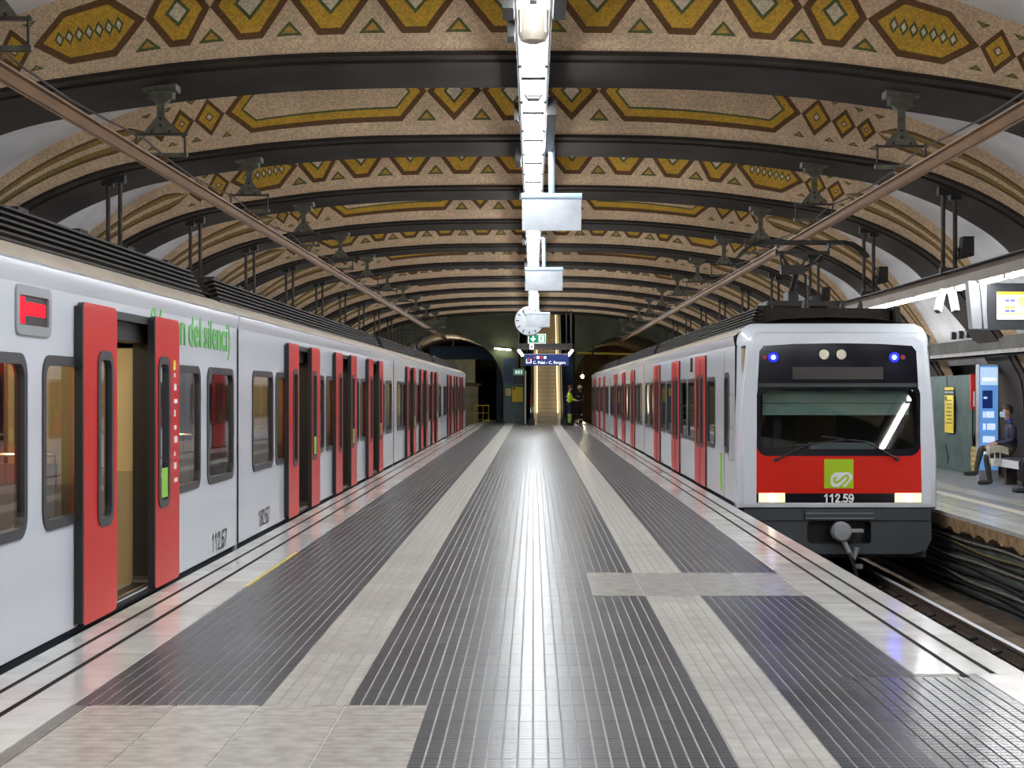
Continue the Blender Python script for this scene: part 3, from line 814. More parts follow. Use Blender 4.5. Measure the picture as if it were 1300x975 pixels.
        # louvred roof fairings, slat by slat on the platform side
        g0, g1 = a+0.35, b-0.35
        if cab and c == 0: g0 = a+0.25
        for k in range(6):
            z = 2.545+0.048*k; o = -0.30-0.022*k
            mb = MB(); mb.obox(((X(o)), (g0+g1)/2, z), (d*0.045, 0, 0.016), (0, (g1-g0)/2-0.03*k, 0), (-0.003*d, 0, 0.009), 'roof_brown'); mb.build('roof_slat', root)
        mb = MB(); mb.box(*sorted((X(-0.46), X(-W_TR+0.46))), g0+0.2, g1-0.2, 2.56, 2.80, 'roof_brown')
        nb = 12
        for k in range(nb): yy = g0+0.8+(g1-g0-1.6)*k/(nb-1); mb.box(*sorted((X(-0.44), X(-0.62))), yy-0.12, yy+0.12, 2.8, 2.86, 'roof_brown')
        mb.build('roof_equipment', root)
        mb = MB(); mb.obox((X(-W_TR+0.38), (g0+g1)/2, 2.67), (d*0.03, 0, 0), (0, (g1-g0)/2, 0), (0, 0, 0.14), 'roof_brown'); mb.build('roof_fairing', root)
        if c < ncars-1:
            mb = MB()
            for k in range(5):
                yy = b+0.014+0.028*k; ins = 0.035 if k % 2 else 0.015
                mb.box(*sorted((X(-ins), X(-W_TR+ins))), yy-0.014, yy+0.014, -0.3, 2.4-ins, 'bellows_grey')
            mb.build('bellows', root)
def pantograph(root, xc, yc, z0, ztop):
    m = 'steel_dark'
    mb = MB()
    for sx in (-0.55, 0.55): mb.bar((xc+sx, yc-0.7, z0+0.1), (xc+sx, yc+0.7, z0+0.1), 0.08, 0.08, m)
    for sy in (-0.6, 0.6): mb.bar((xc-0.6, yc+sy, z0+0.1), (xc+0.6, yc+sy, z0+0.1), 0.08, 0.08, m)
    for sx in (-0.55, 0.55):
        for sy in (-0.6, 0.6): mb.lathe((xc+sx, yc+sy, z0-0.08), [(0.07, 0), (0.04, 0.04), (0.07, 0.06), (0.04, 0.1), (0.06, 0.14), (0.04, 0.18)], 'insulator', 10)
    mb.box(xc-0.22, xc-0.06, yc-0.25, yc+0.25, z0+0.12, z0+0.30, m); mb.box(xc+0.16, xc+0.28, yc-0.2, yc+0.2, z0+0.1, z0+0.24, m); mb.build('base_frame', root)
    knee = (xc-0.10, yc-0.35, z0+0.62)
    mb = MB(); mb.tube([(xc-0.1, yc+0.45, z0+0.2), knee], 0.05, m, 8); mb.box(xc-0.35, xc+0.02, yc-0.42, yc-0.28, z0+0.56, z0+0.70, m)
    mb.tube([(xc+0.15, yc+0.3, z0+0.15), (xc+0.05, yc-0.25, z0+0.55)], 0.022, m, 6); mb.build('lower_arm', root)
    mb = MB(); tz = ztop-0.16
    L = (xc-0.34, yc-0.25, tz); R = (xc+0.30, yc-0.25, tz)
    mb.tube([(xc-0.34, yc-0.35, z0+0.64), L], 0.02, m, 6); mb.tube([(xc-0.05, yc-0.35, z0+0.62), (xc+0.10, yc-0.3, (z0+0.62+tz)/2-0.05), R], 0.022, m, 6)
    mb.tube([L, (xc-0.2, yc-0.28, tz-0.28), (xc-0.06, yc-0.28, tz-0.32), (xc+0.08, yc-0.28, tz-0.26), R], 0.018, m, 6)
    mb.tube([(xc-0.3, yc-0.34, z0+0.8), (xc-0.13, yc-0.3, tz-0.3)], 0.016, m, 6); mb.tube([(xc-0.09, yc-0.34, z0+0.75), (xc-0.06, yc-0.3, tz-0.32)], 0.016, m, 6)
    mb.tube([(xc-0.08, yc-0.3, tz-0.3), (xc+0.08, yc-0.26, tz-0.06)], 0.016, m, 6)
    mb.bar((xc-0.42, yc-0.25, tz), (xc+0.42, yc-0.25, tz), 0.05, 0.05, m); mb.build('upper_arm', root)
    mb = MB()
    for sy in (-0.12, 0.12):
        y = yc-0.25+sy
        path = [(xc-1.0, y, ztop-0.24), (xc-0.90, y, ztop-0.12), (xc-0.76, y, ztop-0.03), (xc-0.62, y, ztop), (xc+0.62, y, ztop), (xc+0.76, y, ztop-0.03), (xc+0.90, y, ztop-0.12), (xc+1.0, y, ztop-0.24)]
        mb.tube(path, 0.026, m, 6); mb.bar((xc-0.62, y, ztop-0.005), (xc+0.62, y, ztop-0.005), 0.07, 0.05, m)
    for sx in (-0.4, 0.4): mb.bar((xc+sx, yc-0.38, ztop-0.06), (xc+sx, yc-0.12, ztop-0.06), 0.03, 0.08, m); mb.bar((xc+sx, yc-0.25, ztop-0.2), (xc+sx, yc-0.25, ztop-0.02), 0.03, 0.03, m)
    mb.build('collector_head', root)

# ---- train standing with its doors open
XLs = -3.06
TL = thing('train', (-4.43, 38, -1.2), 'white commuter train with red doors standing open', 'train')
def wins_left(c):
    if c == 0: return [(w0, w1) for w0, w1 in WINS[:4]]+[(10.95, 12.53), (12.93, 14.2), (16.4, 17.98), (18.38, 19.74)]
    return WINS
Y0L = 17.92-CAR_L
train(TL, XLs, 1, Y0L, 4, True, wins_left, 'lamp_train', glass_m='window_glass')
mb = MB(); mb.plate(rrect(10.22, 10.96, 1.94, 2.24, 0.05, 4), [rrect(10.28, 10.90, 2.0, 2.18, 0.02, 2)], lambda p, s: (XLs+(0.014 if s == 0 else -0.02), p[0], p[1]), 'plastic_grey'); sg = mb.build('side_display', TL)
mb = MB(); mb.box(XLs-0.03, XLs+0.001, 10.26, 10.92, 1.98, 2.2, 'display_dark'); mb.build('display_screen', sg)
mb = MB(); mb.box(XLs, XLs+0.004, 10.31, 10.42, 2.01, 2.17, 'red_led'); mb.box(XLs, XLs+0.004, 10.42, 10.86, 2.06, 2.14, 'red_led'); tag(mb.build('red_marker', sg), 'glowing red bar light')
SIDE_L = (PI/2, 0, PI/2)
wx = 17.5
for word in ('silenci)', 'del', '(Vagon'):
    o = text_mesh('quiet_car_lettering', word, 0.40, 'text_green', TL, (XLs+0.004, wx, 2.13), SIDE_L, align='RIGHT', sx=1.28, bold=0.006)
    wx -= (max(v.co.x for v in o.data.vertices)-min(v.co.x for v in o.data.vertices))*1.28+0.14
digits('car_number', '112.67', 0.17, 0.024, 'text_dark', TL, lambda u, v: (XLs+0.003, 16.9+u*1.2, 0.15+v), (1, 0))
digits('car_number', '182.67', 0.17, 0.024, 'text_dark', TL, lambda u, v: (XLs+0.003, 19.7+u*1.2, 0.18+v), (1, 0))
# small white safety pictograms down the far leaf of the first open door
yq = Y0L+DOOR_C[2]
mb = MB()
for k in range(9):
    z = 1.72-0.11*k; mb.box(XLs+0.053, XLs+0.057, yq+1.36, yq+1.36+0.05+0.04*(k % 3), z, z+0.035+0.02*(k % 2), 'text_white')
mb.box(XLs+0.053, XLs+0.057, yq+1.33, yq+1.42, 1.78, 1.86, 'poster_yellow'); mb.build('pictogram_strip', TL)
pantograph(TL, -4.40, 67.0, 2.84, 4.0)

# ---- train arriving with its headlights lit
XRs = 2.85; YF = 24.07
TR = thing('train', (4.22, 52, -1.2), 'white commuter train with red nose, lit headlights and closed red doors', 'train')
train(TR, XRs, -1, YF+0.42, 3, False, lambda c: WINS, 'lamp_train_dim', cab=True, glass_m='window_glass_dark')
XC = 4.23
def outline(w, top, bot, r, tap, n=6):
    """front outline: half width w at the foot, tapering by tap to the top"""
    pts = []
    for cx, cz, a0 in ((w-tap-r, top-r, 0), (-(w-tap-r), top-r, PI/2)):
        for k in range(n+1):
            a = a0+PI/2*k/n; pts.append((cx+r*math.cos(a), cz+r*math.sin(a)))
    pts += [(-(w-tap*0.45), 1.55), (-w, 0.75), (-w, bot), (w, bot), (w, 0.75), (w-tap*0.45, 1.55)]
    return pts
def fr_(p, y): return (XC+p[0], y, p[1])
o0 = outline(1.385, 2.43, -0.03, 0.20, 0.12); o1 = outline(1.36, 2.41, -0.01, 0.19, 0.12); o2 = outline(1.30, 2.36, 0.03, 0.15, 0.12)
back = outline(1.385, 2.56, -0.03, 0.26, 0.03)
mb = MB(); mb.sheet([[fr_(p, YF+0.44) for p in back], [fr_(p, YF+0.30) for p in o0], [fr_(p, YF+0.08) for p in o0], [fr_(p, YF+0.02) for p in o1], [fr_(p, YF) for p in o2]], 'train_white', closed=True)
hole = [(-1.13, 0.055), (1.17, 0.055), (1.155, 0.75), (1.115, 1.70), (1.09, 2.16), (1.03, 2.235), (0.6, 2.262), (0, 2.272), (-0.6, 2.262), (-1.03, 2.235), (-1.09, 2.16), (-1.115, 1.70), (-1.13, 0.75)]
mb.plate(o2, [hole], lambda p, s: fr_(p, YF+(0 if s == 0 else 0.05)), 'train_white', m_side='gasket')
cabs = mb.build('cab_front', TR, smooth=True)
mb = MB(); mb.prism([(-1.112, 1.72), (1.112, 1.72), (1.088, 2.158), (1.03, 2.232), (0.6, 2.259), (0, 2.269), (-0.6, 2.259), (-1.03, 2.232), (-1.088, 2.158)], lambda p, s: fr_(p, YF+(0.006 if s == 0 else 0.06)), 'black_gloss'); hp = mb.build('header_panel', TR)
mb = MB(); mb.box(XC-0.63, XC+0.63, YF+0.001, YF+0.01, 1.77, 1.94, 'display_dark'); mb.build('destination_display', hp)
for x in (-0.19, 0.05):
    mb = MB(); mb.lathe((XC+x, YF+0.004, 2.115), [(0.085, -0.004), (0.07, -0.004), (0.05, 0.0), (0.02, 0.003)], 'reflector', 20, 'y'); mb.build('upper_lamp', hp)
for x in (-0.895, 0.785):
    mb = MB(); mb.lathe((XC+x, YF+0.004, 2.075), [(0.012, -0.022), (0.026, -0.016), (0.034, -0.006)], 'blue_led', 14, 'y'); mb.lathe((XC+x, YF+0.004, 2.075), [(0.065, -0.004), (0.07, 0.0)], 'blue_halo', 18, 'y'); tag(mb.build('blue_marker_lamp', hp), 'glowing blue marker lamp')
    mb = MB(); mb.lathe((XC+x+(0.12 if x > 0 else -0.12), YF+0.004, 2.075), [(0.03, -0.008), (0.035, 0.0)], 'seat_red', 12, 'y'); mb.build('tail_lamp', hp)
# windscreen
ws = rrect(-1.125, 1.145, 0.705, 1.70, 0.15, 6); wsi = rrect(-1.075, 1.09, 0.80, 1.63, 0.10, 6)
mb = MB(); mb.plate(ws, [wsi], lambda p, s: fr_(p, YF+(-0.004 if s == 0 else 0.05)), 'black_gloss'); mb.box(XC-1.10, XC+1.10, YF-0.008, YF, 1.665, 1.715, 'gasket'); wf = mb.build('windscreen', TR)
mb = MB(); mb.quad(*[(XC+x, YF+0.012+(z-0.78)*0.19, z) for x, z in ((-1.11, 0.78), (1.12, 0.78), (1.12, 1.66), (-1.11, 1.66))], 'windscreen_glass'); mb.build('pane', wf)
mb = MB()
for z0, z1 in ((1.44, 1.62), (1.27, 1.43)): mb.box(XC-1.02, XC+1.03, YF+0.21, YF+0.22, z0, z1, 'blind')
mb.build('sun_blind', TR)
mb = MB(); mb.box(XC-1.3, XC+1.3, YF+0.09, YF+0.4, 0.60, 0.72, 'cab_dark'); mb.box(XC-0.35, XC+0.55, YF+0.16, YF+0.38, 0.72, 0.88, 'plastic_grey'); mb.build('driver_desk', TR)
mb = MB(); mb.box(XC-1.3, XC-1.27, YF+0.1, YF+1.6, 0.1, 2.2, 'interior_panel'); mb.box(XC+1.27, XC+1.3, YF+0.1, YF+1.6, 0.1, 2.2, 'cab_dark'); mb.box(XC-1.3, XC+1.3, YF+1.6, YF+1.64, 0.05, 2.2, 'cab_dark')
mb.box(XC-0.35, XC+0.25, YF+1.57, YF+1.6, 0.1, 1.9, 'wall_brown'); mb.box(XC-1.3, XC+1.3, YF+0.1, YF+1.6, 2.2, 2.24, 'cab_dark'); mb.box(XC-0.82, XC-0.72, YF+0.5, YF+0.62, 0.7, 1.7, 'plastic_black'); mb.build('cab_interior', TR)
# red apron (its top edge follows the rounded foot of the windscreen), number band, lamps
r1 = sorted([p for p in ws if p[0] > 0 and p[1] < 0.87], key=lambda p: (-p[0], -p[1])); r2 = sorted([p for p in ws if p[0] <= 0 and p[1] < 0.87], key=lambda p: (-p[0], p[1]))
red = [(-1.13, 0.185), (1.165, 0.185), (1.155, 0.87)]+r1+r2+[(-1.13, 0.87)]
mb = MB(); mb.plate(red, [], lambda p, s: fr_(p, YF+(0.0 if s == 0 else 0.05)), 'train_front_red'); mb.build('red_apron', TR)
mb = MB(); mb.box(XC-1.13, XC+1.17, YF, YF+0.05, 0.055, 0.184, 'black_gloss'); nb_ = mb.build('number_band', TR)
digits('unit_number', '112.59', 0.105, 0.024, 'text_white', nb_, lambda u, v: (XC+0.02+u, YF-0.004, 0.118+v))
for x0, x1 in ((-1.10, -0.735), (0.79, 1.16)):
    mb = MB(); mb.box(XC+x0, XC+x1, YF-0.015, YF+0.03, 0.06, 0.19, 'headlight'); hl = mb.build('headlight', TR); mb = MB(); xm_ = XC+(x0+x1)/2; mb.lathe((xm_, YF-0.015, 0.125), [(0.05, -0.006), (0.055, 0.0)], 'headlight_core', 14, 'y'); mb.build('bulb', hl)
mb = MB(); mb.box(XC-0.19, XC+0.215, YF-0.006, YF+0.01, 0.255, 0.66, 'logo_green'); lg = mb.build('logo_plate', TR); tag(lg, 'lime green square plate with white looped emblem')
# emblem: white eight-sided field with a green looping channel
mb = MB(); ex_ = lambda p: (XC+0.0125+(p[0]-594)*0.000983, 0.4575-(p[1]-491)*0.000983)
mb.face(mb.add([(ex_(p)[0], YF-0.0075, ex_(p)[1]) for p in ((480,600),(480,540),(535,475),(740,470),(787,515),(787,560),(690,675),(510,675),(480,640))]), 'logo_white'); mb.build('emblem_field', lg)
mb = MB(); stroke(mb, [ex_(p) for p in ((552,545),(527,562),(530,605),(560,616),(602,595),(680,522),(712,516),(730,545),(702,590),(618,672))], 0.029, 'logo_green', lambda u, v: (u, YF-0.009, v)); mb.build('emblem_channel', lg, fix=False)
# wipers
for piv, elb, t0, t1 in (((-0.86, 0.655), (-0.40, 0.865), (-0.66, 0.84), (0.14, 0.935)), ((0.82, 0.665), (0.40, 0.90), (-0.22, 0.98), (0.57, 0.875))):
    mb = MB(); y = YF-0.03
    mb.lathe((XC+piv[0], YF-0.005, piv[1]), [(0.03, 0), (0.03, -0.03)], 'rubber', 10, 'y')
    mb.tube([(XC+piv[0], y, piv[1]), (XC+elb[0], y-0.01, elb[1])], 0.014, 'rubber', 6); mid = ((t0[0]+t1[0])/2, (t0[1]+t1[1])/2)
    mb.tube([(XC+elb[0], y-0.01, elb[1]), (XC+mid[0], y-0.01, mid[1])], 0.011, 'rubber', 6)
    mb.bar((XC+t0[0], y+0.012, t0[1]), (XC+t1[0], y+0.012, t1[1]), 0.03, 0.02, 'rubber'); mb.build('wiper', TR)
# skirt with coupler recess
sk = [(-1.30, -0.03), (-1.31, -0.45), (-1.24, -0.60), (-1.05, -0.66), (1.05, -0.66), (1.24, -0.60), (1.31, -0.45), (1.30, -0.03)]
rec = rrect(-0.42, 0.47, -0.52, -0.20, 0.06, 3)
mb = MB(); mb.plate(sk, [rec], lambda p, s: fr_(p, YF+(0.03 if s == 0 else 0.35)), 'train_grey'); mb.box(XC-0.45, XC+0.5, YF-0.02, YF+0.04, -0.185, -0.05, 'train_grey'); mb.box(XC-0.45, XC+0.5, YF-0.028, YF-0.018, -0.095, -0.085, 'plastic_grey'); mb.box(XC-0.45, XC+0.5, YF-0.028, YF-0.018, -0.165, -0.155, 'plastic_grey')
mb.box(XC-0.45, XC+0.5, YF+0.34, YF+0.36, -0.6, -0.1, 'plastic_black'); mb.box(XC-1.30, XC+1.30, YF+0.018, YF+0.05, -0.20, -0.19, 'plastic_black'); mb.build('front_skirt', TR)
mb = MB(); mb.lathe((XC+0.03, YF-0.16, -0.34), [(0.02, -0.06), (0.11, -0.05), (0.14, 0.0), (0.14, 0.14), (0.09, 0.2), (0.09, 0.5)], 'plastic_grey', 16, 'y'); mb.box(XC+0.12, XC+0.33, YF-0.16, YF-0.02, -0.345, -0.305, 'plastic_grey')
mb.tube([(XC+0.05, YF-0.12, -0.45), (XC+0.13, YF-0.14, -0.62), (XC+0.2, YF-0.16, -0.7), (XC+0.24, YF-0.16, -0.55)], 0.035, 'plastic_grey', 8); mb.tube([(XC+0.12, YF-0.12, -0.6), (XC+0.20, YF-0.14, -0.8), (XC+0.24, YF-0.14, -0.95)], 0.03, 'steel_dark', 6); mb.box(XC+0.21, XC+0.31, YF-0.2, YF-0.12, -0.84, -0.78, 'chrome'); mb.build('coupler', TR, smooth=True)
# louvred roof fairing across the nose
for k in range(4):
    z = 2.46+0.036*k; hw = 1.14-0.018*k
    mb = MB(); mb.box(XC-hw, XC+hw, YF+0.55+0.03*k, YF+0.62+0.03*k, z, z+0.022, 'roof_brown'); mb.build('roof_slat', TR)
mb = MB(); mb.box(XC-1.08, XC+1.08, YF+0.63, YF+1.2, 2.44, 2.58, 'roof_brown')
mb.build('roof_fairing', TR)
for x, n in ((-0.75, 0.12), (-0.2, 0.16), (0.35, 0.10), (0.62, 0.14)):
    mb = MB(); mb.lathe((XC+x, YF+1.6, 2.62), [(0.09, 0), (0.05, 0.05), (0.09, 0.09), (0.05, 0.14), (0.07, 0.18), (0.03, 0.18+n)], 'steel_dark', 10); mb.build('roof_insulator', TR)
pantograph(TR, XC-0.08, YF+2.9, 2.84, 3.90)
SIDE_R = (PI/2, 0, -PI/2)
mb = MB(); mb.box(XRs-0.004, XRs+0.001, YF+2.05, YF+2.35, 0.12, 0.66, 'sticker_green'); mb.build('green_panel', TR)
mb = MB()
for z in (1.1, 0.62): mb.tube([(XRs-0.05, YF+0.62, z), (XRs-0.05, YF+0.62, z+0.45)], 0.012, 'chrome', 6); mb.tube([(XRs, YF+0.62, z), (XRs-0.05, YF+0.62, z)], 0.012, 'chrome', 6); mb.tube([(XRs, YF+0.62, z+0.45), (XRs-0.05, YF+0.62, z+0.45)], 0.012, 'chrome', 6)
mb.build('cab_handrail', TR)
mb = MB(); mb.plate(rrect(YF+6.9, YF+7.3, 1.95, 2.2, 0.03, 2), [], lambda p, s: (XRs-(0.008 if s == 0 else -0.01), p[0], p[1]), 'black_gloss'); mb.build('side_display', TR)
mb = MB(); mb.box(XRs-0.003, XRs+0.001, YF+0.40, YF+0.415, -0.02, 2.25, 'gasket'); mb.box(XRs-0.003, XRs+0.001, YF+1.78, YF+1.79, 0.0, 2.2, 'gasket'); mb.build('cab_door_joint', TR)
# far end cab of the arriving train
YE = YF+0.42+3*CAR_L
mb = MB(); mb.sheet([[fr_(p, YE-0.2) for p in back], [fr_(p, YE+0.2) for p in o0], [fr_(p, YE+0.4) for p in o1]], 'train_white', closed=True); mb.prism(o1, lambda p, s: fr_(p, YE+(0.4 if s else 0.35)), 'train_white'); mb.build('rear_cab', TR, smooth=True)
# ------------------------------------------------------------------ central lighting row
LZ = 4.90
tk = thing('light_trunking', (0, 40, LZ+0.02), 'long grey cable trunking carrying the central row of lights', 'trunking')
mb = MB(); mb.box(-0.085, 0.085, -8, 84, LZ+0.12, LZ+0.40, 'trunking'); mb.build('channel', tk)
for s in (-1, 1):
    mb = MB(); mb.box(*sorted((s*0.15, s*0.17)), -8, 84, LZ+0.11, LZ+0.24, 'lamp_housing'); mb.build('side_rail', tk)
for k, y in enumerate(RIBS[1:]):
    mb = MB(); mb.box(-0.10, 0.10, y+0.7, y+1.1, LZ+0.38, 5.36, 'steel_dark'); mb.build('rib_clamp', tk)
for x, y, w, l in ((-0.22, 15.0, 0.10, 0.5), (0.23, 14.6, 0.11, 0.9), (-0.21, 16.2, 0.07, 0.3), (0.22, 20.8, 0.12, 3.4), (-0.21, 21.2, 0.05, 0.2), (-0.22, 25.0, 0.08, 0.7), (-0.2, 30, 0.08, 0.4), (0.2, 33, 0.1, 2.0), (-0.21, 39, 0.08, 0.5), (-0.2, 46, 0.07, 0.4), (0.21, 47, 0.09, 2.0)):
    mb = MB(); mb.box(x-w/2, x+w/2, y, y+l, LZ+0.02, LZ+0.24, 'steel_dark'); mb.build('junction_box', tk)
mb = MB(); dif = MB()
hs = MB(); hs.box(-0.15, 0.15, 0.02, 2.18, 0.095, 0.15, 'lamp_housing'); hs.box(-0.125, 0.125, 0.0, 0.06, -0.03, 0.10, 'lamp_housing'); hs.box(-0.125, 0.125, 2.14, 2.20, -0.03, 0.10, 'lamp_housing'); me_h = hs.mesh('housing')
dif.prism([(-0.10, 0.0), (0.10, 0.0), (0.11, 0.02), (0.11, 0.10), (-0.11, 0.10), (-0.11, 0.02)], lambda p, s: (p[0], 0.05 if s == 0 else 2.15, p[1]), 'lamp_white'); me_d = dif.mesh('diffuser')
y = -6.6
while y < 80:
    t = thing('ceiling_light', (0, y, LZ), 'white linear light in the central row over the island platform', 'light', 'central row of lights')
    put('housing', me_h, t, (0, y, LZ)); put('diffuser', me_d, t, (0, y, LZ)); y += 2.25
# sounder hung under the lights on a short blue tube, small grey box lamp
sd = thing('bell_sounder', (0, 14.2, 4.78), 'cream ribbed sounder hanging under the lighting row by a blue tube', 'sounder')
mb = MB(); mb.tube([(-0.17, 14.0, 4.80), (0.15, 14.0, 4.80)], 0.04, 'tube_blue', 12); mb.build('mounting_tube', sd)
mb = MB(); mb.tube([(0, 14.1, 4.93), (0, 14.1, 4.68)], 0.03, 'steel_dark', 8); mb.build('stem', sd)
mb = MB(); n = 20; prof = [(0.10, 0.30), (0.125, 0.27), (0.12, 0.18), (0.125, 0.08), (0.10, 0.02), (0.05, 0.0)]
mb.lathe((0, 14.1, 4.43), prof, 'plastic_cream', n); 
for j in range(n//2): a = 4*PI*j/n; mb.bar((0.123*math.cos(a), 14.1+0.123*math.sin(a), 4.51), (0.123*math.cos(a), 14.1+0.123*math.sin(a), 4.70), 0.016, 0.016, 'plastic_cream')
mb.build('ribbed_body', sd, smooth=True)
el = thing('emergency_lamp', (0, 18.6, 4.89), 'small grey box lamp fixed across the lighting row', 'lamp')
mb = MB(); mb.prism([(-0.11, 0.0), (0.11, 0.0), (0.10, -0.10), (0.06, -0.16), (-0.06, -0.16), (-0.10, -0.10)], lambda p, s: (p[0], 18.5 if s == 0 else 18.72, 4.89+p[1]), 'plastic_grey'); mb.build('case', el)
mb = MB(); mb.box(-0.07, 0.07, 18.485, 18.5, 4.76, 4.85, 'aluminium'); mb.build('lens', el)
# hanging aluminium information boards seen from behind
for k, (y, x0, w, lab) in enumerate(((24.0, -0.155, 0.82, 'large bare aluminium board hanging on a blue tube, nearest the sounder'), (38.3, -0.18, 0.83, 'bare aluminium board hanging on a blue tube between two other boards'), (60.0, -0.245, 0.82, 'bare aluminium board hanging on a blue tube in front of the clock'))):
    t = thing('hanging_board', (x0+w/2, y, 3.83), lab, 'sign', 'hanging boards under the lighting row')
    mb = MB(); mb.box(x0, x0+w, y, y+0.06, 3.83, 4.27, 'aluminium'); mb.build('panel', t)
    mb = MB(); mb.tube([(x0-0.01, y+0.03, 4.30), (x0+w+0.01, y+0.03, 4.30)], 0.052, 'tube_blue', 14); mb.build('top_tube', t, smooth=True)
    px = x0+w/2
    mb = MB(); mb.tube([(px, y+0.03, 4.30), (px, y+0.03, 5.0)], 0.045, 'tube_blue', 14); mb.tube([(px, y+0.03, 5.0), (0, y+0.03, 5.0)], 0.03, 'tube_blue', 10); mb.build('pole', t, smooth=True)
# clock
ck = thing('station_clock', (-0.15, 62, 4.1), 'round white station clock with black hour marks behind a hanging board', 'clock')
cx, cz, cy, R = -0.14, 4.13, 62.0, 0.53
mb = MB(); mb.lathe((cx, cy, cz), [(R, 0.0), (R+0.02, 0.03), (R+0.02, 0.17), (R, 0.2)], 'steel_dark', 32, 'y'); mb.build('case', ck, smooth=True)
mb = MB(); mb.lathe((cx, cy, cz), [(R-0.012, -0.012), (R-0.012, 0.0)], 'clock_face', 32, 'y'); mb.build('face', ck)
for h in range(12):
    a = 2*PI*h/12; mb = MB(); mb.bar((cx+0.37*math.sin(a), cy-0.018, cz+0.37*math.cos(a)), (cx+0.48*math.sin(a), cy-0.018, cz+0.48*math.cos(a)), 0.035, 0.01, 'plastic_black', up=(0, 1, 0)); mb.build('hour_mark', ck)
for a, l, w in ((-0.62, 0.42, 0.03), (1.2, 0.28, 0.045)):
    mb = MB(); mb.bar((cx, cy-0.025, cz), (cx+l*math.sin(a), cy-0.025, cz+l*math.cos(a)), w, 0.008, 'plastic_black', up=(0, 1, 0)); mb.build('hand', ck)
mb = MB(); mb.tube([(cx, cy+0.1, cz+R), (cx, cy+0.1, 5.0)], 0.04, 'tube_blue', 10); mb.build('stem', ck)
# emergency exit sign below the clock
ex = thing('exit_sign', (0.1, 64, 3.35), 'green exit sign with white arrow and running figure below the clock', 'sign')
ey = 64.0; k_ = ey/2200
def PXp(x, y, Y): return ((x-677)*Y/2200, 1.6-(y-497)*Y/2200)
xa, za = PXp(670.3, 436, ey); xb, zb = PXp(693, 424, ey)
mb = MB(); mb.box(xa, xb, ey, ey+0.06, za, zb, 'sign_white'); mb.build('box', ex)
mb = MB(); mb.box(xa+0.03, xb-0.03, ey-0.008, ey, za+0.03, zb-0.03, 'sign_green'); mb.build('green_face', ex)
xm = xa+0.19; zm = (za+zb)/2
mb = MB(); mb.box(xm-0.025, xm+0.025, ey-0.014, ey-0.008, zm-0.04, zm+0.11, 'sign_white'); mb.prism([(-0.10, 0.0), (-0.06, 0.03), (0, -0.04), (0.06, 0.03), (0.10, 0.0), (0, -0.12)], lambda p, s: (xm+p[0], ey-0.014+(0.006 if s else 0), zm+p[1]), 'sign_white'); mb.build('arrow', ex)
xm = xb-0.17
mb = MB(); mb.box(xm-0.1, xm+0.1, ey-0.012, ey-0.008, zm-0.12, zm+0.12, 'sign_white'); mb.build('doorway', ex)
mb = MB(); mb.lathe((xm+0.02, ey-0.016, zm+0.085), [(0.024, 0), (0.024, 0.004)], 'sign_green', 10, 'y')
for p, q in (((0.0, 0.05), (-0.01, -0.02)), ((-0.01, -0.02), (0.05, -0.06)), ((-0.01, -0.02), (-0.06, -0.09)), ((0.0, 0.045), (0.06, 0.02)), ((0.0, 0.045), (-0.06, 0.03))): mb.bar((xm+p[0], ey-0.016, zm+p[1]), (xm+q[0], ey-0.016, zm+q[1]), 0.028, 0.006, 'sign_green', up=(0, 1, 0))
mb.build('running_figure', ex)
mb = MB(); xs_ = (675-677)*ey/2200; mb.tube([(xm-0.1, ey+0.03, zb), (xm-0.1, ey+0.03, 4.9)], 0.02, 'tube_blue', 8); mb.build('hanger', ex)
xp, zp = PXp(675, 440, ey); mb = MB(); mb.box(xp-0.08, xp+0.08, ey, ey+0.05, zp-0.11, za+0.0, 'sign_white'); mb.box(xp-0.03, xp+0.03, ey-0.005, ey, zp-0.04, zp+0.02, 'plastic_black'); mb.build('number_tag', ex)

# ------------------------------------------------------------------ overhead conductor rails and their brackets
COND = {1: (4.28, 3.99), -1: (-4.33, 4.13)}
for s, nm in ((1, 'train with lit headlights'), (-1, 'train with open doors')):
    xc, zc = COND[s]
    t = thing('conductor_rail', (xc, 45, zc), 'long brown overhead conductor rail above the %s' % nm, 'conductor rail')
    mb = MB()
    lp = [(-0.055, 0.13), (0.055, 0.13), (0.055, 0.11), (0.02, 0.10), (0.035, 0.03), (0.02, 0.0), (-0.02, 0.0), (-0.035, 0.03), (-0.02, 0.10), (-0.055, 0.11)]
    mb.prism(lp, lambda p, q: (xc+p[0], -8 if q == 0 else 86, zc+p[1]), 'copper_rail'); mb.build('profile', t)
    mb = MB(); mb.tube([(xc, -8, zc-0.008), (xc, 86, zc-0.008)], 0.010, 'copper_rail', 6); mb.build('contact_wire', t)
    ho = -0.26 if s > 0 else -0.26
    w = thing('feeder_cable', (xc-0.27, 45, zc+0.42), 'thin brown cable running beside the conductor rail of the %s' % nm, 'cable')
    pts = []
    xo = xc+(0.27 if s > 0 else -0.27)
    for k in range(60):
        y = -6+k*1.55; ph = ((y-RIB_Y0-0.9) % RIB_STEP)/RIB_STEP; pts.append((xo, y, zc+0.47-0.10*4*ph*(1-ph)))
    mb = MB(); mb.tube(pts, 0.011, 'steel_brown', 6); mb.build('strand', w)
def arch_z(x):
    a = abs(x-AX)
    for (l0, _), (l1, _) in zip(HALF, HALF[1:]):
        if l0.x <= a <= l1.x: return CAM_Z+l0.y+(l1.y-l0.y)*(a-l0.x)/(l1.x-l0.x)-0.08
    return 3
ORD = ['first', 'second', 'third', 'fourth', 'fifth', 'sixth', 'seventh', 'eighth', 'ninth', 'tenth', 'eleventh', 'twelfth']
def arch_word(k): return '%s arch past the cream sounder' % ORD[k] if k >= 0 else '%s arch short of the cream sounder' % ORD[-k-1]
